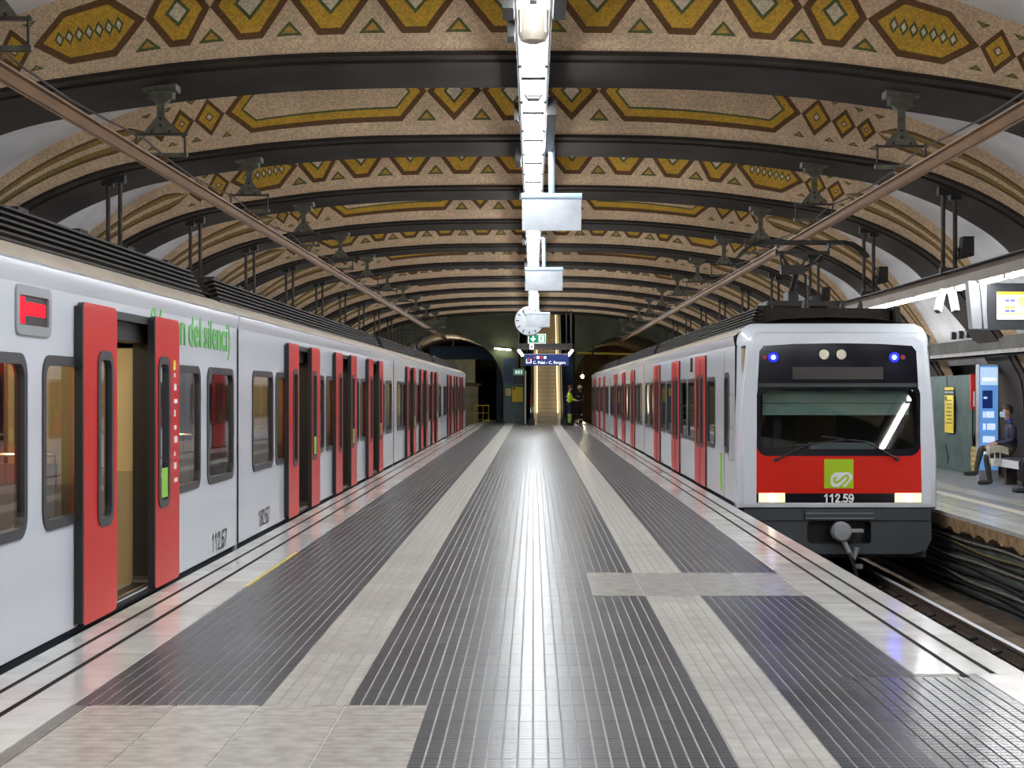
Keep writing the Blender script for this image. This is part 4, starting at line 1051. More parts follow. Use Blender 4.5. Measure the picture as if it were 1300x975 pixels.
def bracket(s):
    xc, zc = COND[s]; y = RIBS[3]+0.85
    zt = arch_z(xc)
    t = thing('catenary_bracket', (xc, y, zt), 'grey arch bracket holding the conductor rail over the train with %s' % ('lit headlights' if s > 0 else 'open doors'), 'bracket', 'brackets of the conductor rail over the train with %s' % ('lit headlights' if s > 0 else 'open doors'))
    mb = MB(); mb.box(xc-0.20, xc+0.20, y-0.14, y+0.14, zt-0.05, zt+0.04, 'bracket_grey')
    mb.prism([(-0.13, -0.04), (0.13, -0.04), (0.11, -0.14), (0.05, -0.2), (-0.05, -0.2), (-0.11, -0.14)], lambda p, q: (xc+p[0], y-0.05 if q == 0 else y+0.05, zt+p[1]), 'bracket_grey')
    for sx in (-0.13, 0.13): mb.lathe((xc+sx, y, zt-0.06), [(0.04, -0.08), (0.04, 0)], 'bracket_grey', 8)
    mb.build('arch_clamp', t)
    zb = zc+0.46
    mb = MB(); mb.prism([(-0.045, zt-0.18), (0.045, zt-0.18), (0.045, zb+0.21), (0.19, zb+0.03), (0.19, zb-0.01), (-0.19, zb-0.01), (-0.19, zb+0.03), (-0.045, zb+0.21)], lambda p, q: (xc+p[0], y-0.015 if q == 0 else y+0.015, p[1]), 'bracket_grey'); mb.build('gusset_plate', t)
    for px, pz in ((-0.1, 0.03), (0.1, 0.03), (0, 0.1), (0, 0.18)): mb = MB(); mb.lathe((xc+px, y-0.015, zb+pz), [(0.018, -0.015), (0.018, 0)], 'steel_dark', 8, 'y'); mb.build('bolt', t)
    mb = MB(); mb.bar((xc-0.31, y, zb), (xc+0.31, y, zb), 0.05, 0.03, 'steel_brown'); mb.build('crossbar', t)
    for sx in (-0.28, 0.28): mb = MB(); mb.tube([(xc+sx, y, zb+0.03), (xc+sx, y, zb-0.25)], 0.013, 'steel_dark', 6); mb.build('drop_rod', t)
    mb = MB(); mb.bar((xc-0.31, y, zb-0.24), (xc+0.31, y, zb-0.24), 0.06, 0.045, 'bracket_grey'); mb.build('lower_bar', t)
    mb = MB(); mb.lathe((xc, y, zc+0.13), [(0.06, 0.0), (0.10, 0.025), (0.05, 0.04), (0.09, 0.06), (0.04, 0.08), (0.04, 0.10)], 'insulator', 14); mb.build('insulator', t)
    return t
for s in (1, -1):
    b0 = bracket(s); b0['label'] = 'grey bracket over the %s train, on the %s' % (('lit-headlight' if s > 0 else 'open-door'), arch_word(0))
    for k, y in enumerate(RIBS[1:]):
        if k == 2: continue
        copy_tree(b0, (b0.location.x, y+0.85, b0.location.z), 'grey bracket over the %s train, on the %s' % (('lit-headlight' if s > 0 else 'open-door'), arch_word(k-2)))
# ------------------------------------------------------------------ side lighting beams hung on post pairs
BZ = {1: 3.13, -1: 3.13}
for s, nm in ((1, 'far platform with the bench'), (-1, 'platform behind the open-door train')):
    X0 = s*6.25-(0.05 if s < 0 else 0)
    t = thing('lighting_beam', (X0, 40, 3.13), 'long brown beam with light tubes over the %s' % nm, 'beam')
    mb = MB(); mb.prism([(-0.11, 0.0), (0.16, 0.0), (0.16, 0.24), (-0.02, 0.24), (-0.11, 0.14)], lambda p, q: (X0+s*p[0], -8 if q == 0 else 84, 3.13+p[1]), 'beam_paint'); mb.build('beam_profile', t)
    mb = MB(); mb.box(X0-0.12, X0+0.12, -8, 84, 3.37, 3.385, 'steel_dark'); mb.build('cable_tray', t)
    tm = MB(); tm.box(-0.035, 0.035, 0.06, 2.64, -0.045, 0.0, 'lamp_side'); me_t = tm.mesh('tube'); cm = MB(); cm.box(-0.05, 0.05, -0.06, 0.06, -0.055, 0.0, 'plastic_grey'); me_c = cm.mesh('tube_holder')
    y = -7.0
    while y < 80:
        put('light_tube', me_t, t, (X0-s*0.03, y, 3.13)); put('tube_holder', me_c, t, (X0-s*0.03, y, 3.13)); y += 2.7
    X1 = X0
    zt = arch_z(X1)
    def hanger():
        y = RIBS[3]+0.5
        h = thing('hanger_frame', (X1, y, 3.3), 'pair of dark hanging posts carrying the beam over the %s' % nm, 'hanger', 'post pairs carrying the beam over the %s' % nm)
        for dx in (-0.09, 0.09):
            mb = MB(); za_ = arch_z(X1+dx)
            mb.tube([(X1+dx, y, 3.36), (X1+dx, y, za_+0.1)], 0.033, 'steel_brown', 10); mb.build('post', h)
            mb = MB(); mb.box(X1+dx-0.08, X1+dx+0.08, y-0.08, y+0.08, za_-0.1, za_+0.08, 'steel_dark'); mb.build('top_shoe', h)
        mb = MB(); mb.box(X1-0.14, X1+0.14, y-0.05, y+0.05, 3.36, 3.46, 'steel_dark'); mb.build('foot_clamp', h)
        return h
    h0 = hanger(); short = 'over the far platform' if s > 0 else 'behind the open-door train'
    h0['label'] = 'dark post pair %s, %s' % (short, arch_word(0))
    for k, y in enumerate(RIBS[1:]):
        if k == 2: continue
        copy_tree(h0, (h0.location.x, y+0.5, h0.location.z), 'dark post pair %s, %s' % (short, arch_word(k-2)))
# loudspeakers on the posts of the far platform
for k, (y, lab) in enumerate(((RIBS[4]+0.35, 'black box loudspeaker on the posts nearest the television screen'), (RIBS[5]+0.35, 'black box loudspeaker on the posts second from the television screen'), (RIBS[6]+0.35, 'black box loudspeaker on the posts third from the television screen'), (RIBS[3]+0.35, 'black box loudspeaker on the posts ahead of the television screen'))):
    t = thing('loudspeaker', (6.42, y, 3.6), lab, 'loudspeaker', 'loudspeakers on the hanger posts')
    mb = MB(); mb.prism([(-0.10, -0.17), (0.10, -0.12), (0.10, 0.17), (-0.06, 0.17)], lambda p, q: (6.46+p[0], y-0.12 if q == 0 else y+0.1, 3.74+p[1]), 'plastic_black'); mb.build('cabinet', t)
    mb = MB(); mb.bar((6.34, y, 3.72), (6.40, y, 3.72), 0.04, 0.04, 'steel_dark'); mb.build('arm', t)
    mb = MB(); mb.prism([(-0.07, -0.12), (0.08, -0.09), (0.08, 0.14), (-0.04, 0.14)], lambda p, q: (6.46+p[0], y-0.128 if q == 0 else y-0.12, 3.74+p[1]), 'steel_dark'); mb.build('grille', t)
# ------------------------------------------------------------------ far end: wall with two tunnel mouths and the escalator portal
YW = 88.0
def arch_hole(x0, x1, spring, top, base=-1.2, n=16):
    c = (x0+x1)/2; r = (x1-x0)/2
    return [(x0, base), (x1, base)]+[(c+r*math.cos(PI*k/n), spring+(top-spring)*math.sin(PI*k/n)) for k in range(n+1)]
outer_w = [(AX+u[0], CAM_Z+u[1]+0.05) for l, u in FULL if u[1] > -1.0]
outer_w = [(outer_w[0][0], -1.21)]+outer_w+[(outer_w[-1][0], -1.21)]
TLm = arch_hole(-7.6, -1.52, 1.9, 4.55, -1.19); TRm = arch_hole(2.05, 7.6, 1.9, 4.45, -1.19)
portal = [(-0.42, 0.0), (1.5, 0.0), (1.5, 3.55), (2.0, 3.75), (2.0, 5.75), (-0.66, 5.75), (-0.66, 3.75), (-0.42, 3.55)]
mb = MB(); mb.plate(outer_w, [TLm, TRm, portal], lambda p, s: (p[0], YW+(0 if s == 0 else 0.4), p[1]), 'wall_green'); we = tag(mb.build('wall_front'), kind='structure')
mb = MB(); mb.box(1.5, 2.03, YW-0.03, YW, 0, 3.5, 'wall_blue'); mb.build('blue_panel', we)
mb = MB(); mb.box(-1.50, -0.45, YW-0.05, YW, 0, 2.0, 'wall_teal'); mb.build('teal_panel', we)
mb = MB(); mb.box(-1.50, -0.85, YW-0.03, YW, 2.02, 3.3, 'wall_blue'); mb.build('blue_panel', we)
for nm, hole, m in (('wall_tunnel_left', TLm, 'wall_dark'), ('wall_tunnel_right', TRm, 'wall_brown')):
    mb = MB(); mb.sheet([[(p[0], y, p[1]) for p in hole[1:]+hole[:1]] for y in (YW+0.4, 100, 112)], m); mb.face(mb.add([(p[0], 112, p[1]) for p in hole]), m); tag(mb.build(nm), kind='structure')
# grey-green boards in the tunnel mouth behind the platform end
bd = thing('tunnel_hoarding', (-4.6, 100, 0), 'grey-green boarding across the tunnel beyond the train with open doors', 'boarding')
for k in range(3): mb = MB(); mb.box(-6.3+1.05*k, -5.28+1.05*k, 100, 100.06, -0.95, 1.9, 'panel_grey'); mb.build('board', bd)
for k in range(2): mb = MB(); mb.box(-5.9+1.3*k, -4.65+1.3*k, 100, 100.06, 2.1, 3.5, 'panel_grey'); mb.build('board', bd)
mb = MB(); mb.box(-6.5, -3.0, 99.9, 100.1, 1.93, 2.07, 'steel_dark'); mb.build('cross_rail', bd)
cb = thing('blue_column', (-1.75, 92, 0), 'dark blue steel column standing in the tunnel mouth', 'column')
mb = MB(); mb.box(-1.95, -1.62, 91.8, 92.1, 0, 4.0, 'wall_blue'); mb.build('shaft', cb); mb = MB(); mb.box(-5.5, -1.5, 91.8, 92.1, 3.3, 4.0, 'wall_blue'); mb.build('lintel', cb); mb = MB(); mb.box(-2.0, -1.57, 91.75, 92.15, 0, 0.15, 'wall_blue'); mb.build('foot', cb)
rl = thing('yellow_railing', (-2.85, 95, 0), 'yellow tube railing at the end of the island platform', 'railing')
for x in (-3.2, -2.75, -2.45): mb = MB(); mb.tube([(x, 95, -0.02 if x > -2.7 else -0.3), (x, 95, 0.85)], 0.028, 'rail_yellow', 8); mb.build('post', rl)
for z in (0.83, 0.42, 0.05): mb = MB(); mb.tube([(-3.25, 95, z), (-2.4, 95, z)], 0.024, 'rail_yellow', 8); mb.build('rail', rl)
# posters and small sign on the teal panel
def wall_sign(nm, x0, x1, z0, z1, m, label, cat, frame='steel_dark'):
    t = thing(nm, ((x0+x1)/2, YW-0.06, z0), label, cat)
    mb = MB(); mb.box(x0-0.03, x1+0.03, YW-0.075, YW-0.05, z0-0.03, z1+0.03, frame); mb.build('frame', t)
    mb = MB(); mb.box(x0, x1, YW-0.085, YW-0.075, z0, z1, m); mb.build('sheet', t); return t
p = wall_sign('notice_poster', -1.08, -0.52, 1.07, 1.83, 'poster_yellow', 'large yellow notice in a dark frame beside the escalator', 'poster')
mb = MB(); mb.box(-1.05, -0.93, YW-0.089, YW-0.085, 1.7, 1.8, 'plastic_black'); mb.build('logo_mark', p)
p = wall_sign('small_notice', -1.36, -1.16, 1.42, 1.72, 'poster_yellow', 'small yellow notice beside the large framed one', 'poster', 'plastic_white')
p = wall_sign('wall_exit_sign', -0.98, -0.50, 2.45, 2.72, 'sign_green', 'small green exit sign on the wall above the yellow notice', 'sign', 'plastic_white')
mb = MB(); mb.box(-0.92, -0.82, YW-0.09, YW-0.085, 2.5, 2.67, 'sign_white'); mb.box(-0.78, -0.56, YW-0.09, YW-0.085, 2.5, 2.67, 'sign_white'); mb.box(-0.70, -0.62, YW-0.094, YW-0.09, 2.53, 2.64, 'sign_green'); mb.build('white_symbols', p)
t = thing('wall_cabinet', (-0.75, YW-0.1, 1.98), 'black box cabinet on the wall under the small exit sign', 'cabinet')
mb = MB(); mb.box(-0.98, -0.50, YW-0.18, YW, 2.02, 2.40, 'plastic_black'); mb.build('case', t); mb = MB(); mb.box(-0.95, -0.53, YW-0.19, YW-0.18, 2.05, 2.37, 'display_dark'); mb.build('door', t)
t = thing('grey_post', (-0.38, 84, 0), 'slim pale post standing beside the escalator foot', 'post')
mb = MB(); mb.tube([(-0.38, 84, 0), (-0.38, 84, 2.6)], 0.04, 'plastic_cream', 10); mb.build('tube', t); mb = MB(); mb.lathe((-0.38, 84, 0), [(0.09, 0), (0.09, 0.03)], 'steel_dark', 12); mb.build('foot_plate', t)
# escalator
ES = thing('escalator', (0.68, 82, 0), 'steel escalator with cream balustrades rising at the platform end', 'escalator')
sx0, sx1 = 0.19, 1.17; SY, RISE, RUN = 82.6, 0.2, 0.345
st = MB(); st.box(0, sx1-sx0, 0, RUN+0.02, -0.04, 0.0, 'escalator_step'); st.box(0, sx1-sx0, 0.0, 0.015, -RISE, -0.05, 'escalator_step'); st.box(0, sx1-sx0, -0.006, 0.015, -0.05, 0.002, 'step_riser')
for k in range(22): st.box(0.01+k*0.0435, 0.03+k*0.0435, -0.004, 0.0, -RISE+0.02, -0.055, 'escalator_step')
me_s = st.mesh('step')
NST = 33
for k in range(NST): put('step', me_s, ES, (sx0, SY+k*RUN, RISE*(k+1)))
mb = MB(); mb.box(sx0-0.25, sx1+0.25, 81.6, SY+0.05, 0.0, 0.012, 'aluminium'); mb.build('comb_plate', ES)
EY1 = SY+NST*RUN; EZ1 = RISE*NST
for x0, x1 in ((sx0-0.16, sx0-0.01), (sx1+0.01, sx1+0.16)):
    mb = MB(); mb.prism([(SY-0.1, 0.0), (SY, 0.28), (EY1, EZ1+0.32), (EY1, EZ1-0.3), (SY+0.3, 0.0)], lambda p, s: (x0 if s == 0 else x1, p[0], p[1]), 'escalator_cream'); b = mb.build('skirt_panel', ES)
    xm = x0-0.10 if x0 < 0.5 else x1+0.10
    mb = MB(); mb.prism([(SY-0.7, 0.25), (SY-0.8, 0.6), (SY-0.6, 0.9), (SY-0.1, 0.95), (EY1, EZ1+0.95), (EY1, EZ1+0.2), (SY+0.1, 0.1)], lambda p, s: (xm-0.05 if s == 0 else xm+0.05, p[0], p[1]), 'aluminium'); bb = mb.build('balustrade', ES)
    mb = MB(); mb.tube([(xm, SY-0.75, 0.35), (xm, SY-0.85, 0.65), (xm, SY-0.62, 0.95), (xm, SY-0.1, 1.0), (xm, EY1, EZ1+1.0)], 0.045, 'rubber', 8); mb.build('handrail', bb)
    mb = MB(); mb.box(xm-0.14, xm+0.14, SY-0.9, SY-0.35, 0.0, 0.32, 'plastic_black'); mb.build('newel_base', ES)
    ly = [(SY+0.5, 0.62), (EY1-0.3, EZ1+0.18+0.3)]
    mb = MB(); xi = x0+0.16 if x0 < 0.5 else x0-0.01
    mb.bar((xi, ly[0][0], ly[0][1]), (xi, ly[1][0], ly[1][1]), 0.03, 0.14, 'lamp_escalator'); mb.build('light_strip', bb)
mb = MB(); mb.box(-0.13, -0.09, SY-0.2, SY-0.18, 0.9, 1.5, 'sign_red'); mb.build('red_notice', ES)
# escalator shaft
mb = MB(); mb.box(-0.75, -0.66, YW, EY1+4, 0, 12, 'wall_blue'); mb.box(2.0, 2.1, YW, EY1+4, 0, 12, 'wall_dark'); mb.box(-0.75, 2.1, EY1+2.5, EY1+2.7, 0, 12, 'wall_dark'); mb.box(-0.75, 2.1, YW+0.3, EY1+4, 11, 11.2, 'wall_dark'); tag(mb.build('wall_shaft'), kind='structure')
t = thing('shaft_light', (0.7, 92, 8.2), 'warm light fixed in the escalator shaft', 'light')
mb = MB(); mb.box(0.1, 1.3, 91.4, 92.6, 9.0, 9.05, 'lamp_escalator'); mb.build('diffuser', t); mb = MB(); mb.box(0.05, 1.35, 91.3, 92.7, 9.05, 9.15, 'plastic_white'); mb.build('housing', t)
# portal beam with two angled lights, direction sign
PY = 79.0
pb = thing('portal_beam', (0.5, PY, 3.55), 'dark steel crossbeam spanning above the escalator', 'beam')
xa, za = PXp(656, 444, PY); xb, zb = PXp(728, 436, PY)
mb = MB(); mb.box(xa, xb, PY, PY+0.3, za+0.1, zb, 'steel_dark'); mb.build('girder', pb)
mb = MB(); mb.box(xa+0.05, xb-0.05, PY-0.02, PY+0.1, za, za+0.1, 'steel_brown'); mb.build('flange', pb)
for x in (xa+0.08, xb-0.1): mb = MB(); mb.tube([(x, PY+0.15, zb), (x, PY+0.15, 5.3)], 0.035, 'steel_dark', 8); mb.build('hanger', pb)
for x0, x1, lab in ((658, 664, 'notice board'), (727, 721, 'worker')):
    a = PXp(x0, 444, PY-0.1); b = PXp(x1, 452, PY-0.1)
    t = thing('angled_light', (a[0], PY-0.1, a[1]), 'small bright angled light under the portal beam, on the side of the %s' % lab, 'light')
    mb = MB(); mb.bar((a[0], PY-0.1, a[1]), (b[0], PY-0.1, b[1]), 0.12, 0.10, 'plastic_white', up=(0, 1, 0)); mb.build('case', t)
    mb = MB(); mb.bar((a[0], PY-0.16, a[1]-0.01), (b[0], PY-0.16, b[1]), 0.10, 0.02, 'lamp_small', up=(0, 1, 0)); mb.build('lens', t)
DY = 78.0
xa, za = PXp(666, 464, DY); xb, zb = PXp(722, 450, DY)
ds = thing('direction_sign', ((xa+xb)/2, DY, za), 'blue direction sign with white lettering hanging in front of the escalator', 'sign')
mb = MB(); mb.box(xa, xb, DY, DY+0.12, za, zb, 'sign_blue'); mb.build('box', ds)
mb = MB(); mb.box(xa, xb, DY-0.01, DY+0.13, zb, zb+0.03, 'aluminium'); mb.build('top_edge', ds)
text_mesh('lettering', 'C. Pelai - C. Bergara', 0.178, 'sign_white', ds, (xa+0.38, DY-0.006, za+0.13), FRONT, align='LEFT', bold=0.003)
mb = MB(); ix, iz = xa+0.19, za+0.22
mb.box(ix-0.12, ix-0.08, DY-0.008, DY, iz-0.12, iz+0.07, 'sign_white'); mb.box(ix+0.08, ix+0.12, DY-0.008, DY, iz-0.12, iz+0.07, 'sign_white'); mb.box(ix-0.12, ix+0.12, DY-0.008, DY, iz-0.12, iz-0.08, 'sign_white'); mb.build('exit_symbol', ds)
mb = MB(); mb.box(ix-0.02, ix+0.02, DY-0.009, DY, iz-0.03, iz+0.08, 'sign_red'); mb.prism([(-0.06, 0.07), (0.06, 0.07), (0, 0.14)], lambda p, s: (ix+p[0], DY-(0.009 if s == 0 else 0), iz+p[1]), 'sign_red'); mb.build('exit_arrow', ds)
for k, m in enumerate(('sign_red', 'sign_white', 'sign_red', 'sign_white')):
    x = xa+0.38+k*0.16; mb = MB(); mb.prism([(0, -0.065), (0.065, 0), (0, 0.065), (-0.065, 0)] if k == 0 else rrect(-0.06, 0.06, -0.06, 0.06, 0.02, 2), lambda p, s: (x+0.06+p[0], DY-(0.008 if s == 0 else 0), za+0.36+p[1]), m); mb.build('line_symbol', ds)
for x in (xa+0.1, xb-0.1): mb = MB(); mb.tube([(x, DY+0.06, zb), (x, DY+0.06, 5.3)], 0.02, 'steel_dark', 6); mb.build('hanger', ds)
t = thing('tunnel_lamp', (2.95, 104, 2.55), 'small bright lamp in the tunnel beyond the train with lit headlights', 'lamp')
mb = MB(); mb.lathe((2.95, 104, 2.5), [(0.03, -0.1), (0.09, -0.05), (0.1, 0.02), (0.06, 0.08)], 'lamp_tunnel', 12); mb.build('bulb', t); mb = MB(); mb.tube([(2.95, 104, 2.58), (2.95, 104, 3.6)], 0.03, 'steel_dark', 6); mb.build('stem', t)
t = thing('tunnel_pipe', (4.3, 87.6, 3.45), 'pale yellow pipe running across the tunnel mouth above the lit-headlight train', 'pipe')
mb = MB(); mb.tube([(2.2, 87.6, 3.55), (7.2, 87.6, 3.42)], 0.06, 'rail_yellow', 10); mb.build('tube', t)
for x in (3.0, 6.2): mb = MB(); mb.box(x-0.04, x+0.04, 87.5, 87.7, 3.4, 3.9, 'steel_dark'); mb.build('clip', t)

# ------------------------------------------------------------------ far platform
t = thing('wall_tray', (8.75, 40, 2.3), 'grey cable tray loaded with cables along the far platform wall', 'cable tray')
mb = MB(); mb.box(8.55, 9.0, 10, 84, 2.27, 2.30, 'cable_grey'); mb.box(8.55, 8.57, 10, 84, 2.27, 2.37, 'cable_grey'); mb.build('tray', t)
rng = random.Random(11)
for k in range(6):
    pts = []; ph = rng.random()*6
    for j in range(60): y = 12+j*1.0; pts.append((8.64+0.05*k+0.02*math.sin(y+ph), y, 2.345+0.02*k+0.035*math.sin(y*1.7+ph)))
    mb = MB(); mb.tube(pts, 0.016, 'cable_grey' if k % 2 else 'cable_black', 6); mb.build('loose_cable', t)
mb = MB(); mb.box(8.6, XR, Y_BACK, 86, 2.38, 2.62, 'wall_dark'); tag(mb.build('trim_ledge'), kind='structure')
hb = thing('hoarding', (9.0, 38, SZ), 'dark green sheeted hoarding along the far platform wall', 'hoarding')
for k in range(4):
    mb = MB(); n = 8; rows_ = []
    for j in range(9):
        z = SZ+2.02*j/8; rows_.append([(8.92+0.025*math.sin(3.1*i+2*j+k)+0.02*math.sin(j*1.7), 35.0+2.4*k+2.36*i/n, z) for i in range(n+1)])
    mb.sheet(rows_, 'hoarding'); mb.sheet([[(x+0.06, y, z) for x, y, z in r] for r in rows_], 'hoarding')
    mb.box(8.93, 9.0, 34.98+2.4*k, 35.03+2.4*k, SZ, SZ+2.02, 'hoarding'); mb.build('sheet_panel', hb, smooth=True)
mb = MB(); mb.sheet([[(8.93+0.03*math.sin(j), 34.95, SZ+2.02*j/8), (9.3, 34.95+0.02*math.sin(2*j), SZ+2.02*j/8)] for j in range(9)], 'hoarding'); mb.sheet([[(8.93, 35.0, SZ+2.02*j/8), (9.3, 35.0, SZ+2.02*j/8)] for j in range(9)], 'hoarding'); mb.build('return_panel', hb)
nt_ = thing('hoarding_notice', (8.86, 36.9, 0.9), 'tall narrow yellow notice fixed to the green hoarding', 'poster')
mb = MB(); mb.box(8.855, 8.87, 36.55, 37.3, 0.72, 1.52, 'poster_yellow'); mb.build('sheet', nt_); mb = MB(); mb.box(8.855, 8.87, 36.55, 37.3, 1.56, 1.60, 'plastic_grey'); mb.box(8.855, 8.87, 36.55, 37.3, 1.63, 1.69, 'poster_yellow'); mb.build('header', nt_)
mb = MB()
for k in range(7): mb.box(8.850, 8.855, 36.68, 37.2-0.05*(k % 3), 1.40-0.08*k, 1.42-0.08*k, 'text_dark')
mb.box(8.85, 8.855, 37.12, 37.26, 1.42, 1.49, 'plastic_black'); mb.build('printed_lines', nt_)
tt = thing('advert_totem', (8.68, 33, SZ), 'tall glowing blue advertising totem beside the seated man', 'totem')
mb = MB(); mb.box(8.49, 8.86, 33.0, 33.25, SZ, 2.12, 'plastic_grey'); mb.build('cabinet', tt)
mb = MB(); mb.prism(rrect(8.505, 8.845, 0.1, 2.09, 0.02, 2), lambda p, s: (p[0], 32.985 if s == 0 else 33.0, p[1]), 'totem_blue'); ps = mb.build('lit_poster', tt)
mb = MB(); mb.box(8.51, 8.84, 32.98, 32.986, 1.72, 2.06, 'totem_pale'); mb.box(8.55, 8.74, 32.978, 32.986, 1.28, 1.62, 'sign_blue'); mb.build('pale_header', ps)
# four lines of blurred white print: word-shaped marks, letter strokes too small to read
rng = random.Random(5)
for z, words_ in ((1.16, ((8.56, 8.60), (8.615, 8.775))), (0.93, ((8.56, 8.625), (8.64, 8.79))), (0.69, ((8.56, 8.785),)), (0.47, ((8.56, 8.68),))):
    mb = MB()
    for x0, x1 in words_:
        x = x0
        while x < x1-0.01:
            w = 0.014+0.010*rng.random(); h = 0.125
            mb.box(x, min(x+w, x1), 32.976, 32.98, z-h/2, z+h/2, 'totem_pale'); mb.box(x, min(x+w*0.8, x1), 32.974, 32.976, z-h/2+0.02*rng.random(), z+h/2-0.02*rng.random(), 'sign_white'); x += w+0.005
    tag(mb.build('print_line', ps, fix=False), kind='stuff')
mb = MB(); mb.box(8.55, 8.82, 32.976, 32.98, 1.80, 1.86, 'sign_white'); mb.box(8.57, 8.64, 32.976, 32.98, 1.46, 1.50, 'totem_pale'); mb.build('white_band', ps)
rb = thing('red_panel', (8.82, 34.7, 0), 'narrow red upright panel with white lettering behind the blue totem', 'sign')
mb = MB(); mb.box(8.76, 8.90, 34.7, 34.75, 1.24, 1.95, 'sign_red'); mb.build('face', rb); mb = MB(); mb.box(8.80, 8.83, 34.75, 34.79, SZ, 1.9, 'steel_dark'); mb.build('stand', rb)
mb = MB(); mb.box(8.81, 8.84, 34.695, 34.7, 1.3, 1.6, 'text_white'); mb.build('white_lettering', rb)
sp = thing('board_stack', (8.9, 34.4, SZ), 'stack of yellow-brown boards beside the green hoarding', 'boards')
for k in range(6): mb = MB(); z = SZ+0.1*k; mb.box(8.74+0.01*(k % 2), 9.05, 34.2, 34.62, z, z+0.085, 'wood_yellow'); mb.build('board', sp)
bn = thing('bench', (8.65, 30, SZ), 'grey metal platform bench with the seated man', 'bench')
mb = MB(); mb.box(8.42, 8.88, 28.0, 31.9, 0.32, 0.385, 'aluminium'); mb.build('seat', bn)
mb = MB(); mb.box(8.40, 8.42, 28.0, 31.9, 0.25, 0.388, 'plastic_white'); mb.build('front_edge', bn)
for y in (28.4, 31.4): mb = MB(); mb.box(8.55, 8.75, y-0.06, y+0.06, SZ, 0.32, 'steel_brown'); mb.build('leg', bn)
# television
TY = 24.0
tv = thing('television_screen', (6.9, TY, 2.5), 'lit television screen in a dark housing hung over the far platform', 'screen')
mb = MB(); mb.box(6.22, 7.5, TY, TY+0.22, 2.46, 3.10, 'gasket'); mb.build('housing', tv)
mb = MB(); mb.box(6.42, 7.36, TY-0.012, TY, 2.60, 2.98, 'screen_white'); sc_ = mb.build('display', tv)
mb = MB(); mb.box(6.42, 7.36, TY-0.016, TY-0.012, 2.935, 2.98, 'screen_orange'); mb.build('orange_header', sc_)
for r in range(5):
    for c in range(2):
        m = ('sign_white', 'screen_blue', 'screen_white', 'screen_orange', 'screen_blue')[r]
        mb = MB(); x = 6.53+0.075*c; mb.box(x, x+0.065, TY-0.016, TY-0.012, 2.89-0.048*r, 2.925-0.048*r, m); mb.build('table_cell', sc_)
mb = MB(); mb.lathe((6.78, TY-0.014, 2.85), [(0.07, -0.004), (0.07, 0.0)], 'screen_yellow', 16, 'y'); mb.build('yellow_emblem', sc_)
mb = MB(); mb.box(6.42, 7.36, TY-0.015, TY-0.012, 2.66, 2.69, 'screen_yellow'); mb.build('ticker', sc_)
for x in (6.08, 6.24):
    mb = MB(); mb.prism([(0, 2.47), (0.05, 2.47), (0.035, 2.7), (0.03, 3.13), (-0.06, 3.13), (-0.03, 2.8)], lambda p, s: (x+p[0], TY-0.02 if s == 0 else TY+0.2, p[1]), 'plastic_grey'); mb.build('side_bracket', tv)
mb = MB(); mb.box(6.1, 6.25, TY+0.02, TY+0.18, 2.47, 3.1, 'plastic_grey'); mb.build('conduit_box', tv)
for k, (x, y, a, lab) in enumerate(((6.10, 25.9, -0.5, 'small white camera aimed along the island platform, below the lighting beam'), (6.26, 25.9, 0.2, 'small white camera aimed down at the far platform, below the lighting beam'))):
    t = thing('security_camera', (x, y, 3.1), lab, 'camera', 'security cameras')
    dx = math.sin(a)*0.16
    mb = MB(); mb.bar((x, y, 3.08), (x+dx, y-0.08, 2.80), 0.09, 0.09, 'plastic_white'); mb.build('body', t); mb = MB(); mb.tube([(x, y, 3.14), (x, y, 3.06)], 0.025, 'plastic_white', 8); mb.build('mount', t)
    mb = MB(); mb.bar((x+dx, y-0.08, 2.80), (x+dx*1.1, y-0.087, 2.785), 0.07, 0.07, 'plastic_black'); mb.build('lens', t)
for k in range(3):
    mb = MB(); y = 34.8+0.62*k
    t = thing('wall_vent', (8.6, y, 2.78), 'small dark slot vent in the plaster above the cable tray', 'vent', 'slot vents above the tray')
    mb.box(8.70, 8.80, y, y+0.14, 2.68, 2.84, 'plastic_black'); mb.build('slot', t)

t = thing('tunnel_tube_light', (-1.5, 87.8, 3.7), 'pale tube light on the wall beside the tunnel mouth with the boarding', 'light')
mb = MB(); mb.bar((-1.95, 87.8, 3.78), (-1.15, 87.8, 3.70), 0.07, 0.06, 'lamp_tube'); mb.build('tube', t); mb = MB(); mb.bar((-2.0, 87.9, 3.80), (-1.1, 87.9, 3.71), 0.16, 0.06, 'plastic_grey'); mb.build('batten', t)

t = thing('boarding_lamp', (-4.4, 95, 3.5), 'lamp hung behind the blue lintel lighting the boarding', 'lamp')
mb = MB(); mb.lathe((-4.4, 95, 3.68), [(0.05, -0.12), (0.13, -0.06), (0.14, 0.02), (0.06, 0.1)], 'lamp_tunnel', 12); mb.build('bulb', t); mb = MB(); mb.tube([(-4.4, 95, 3.76), (-4.4, 95, 4.5)], 0.03, 'steel_dark', 6); mb.build('stem', t)
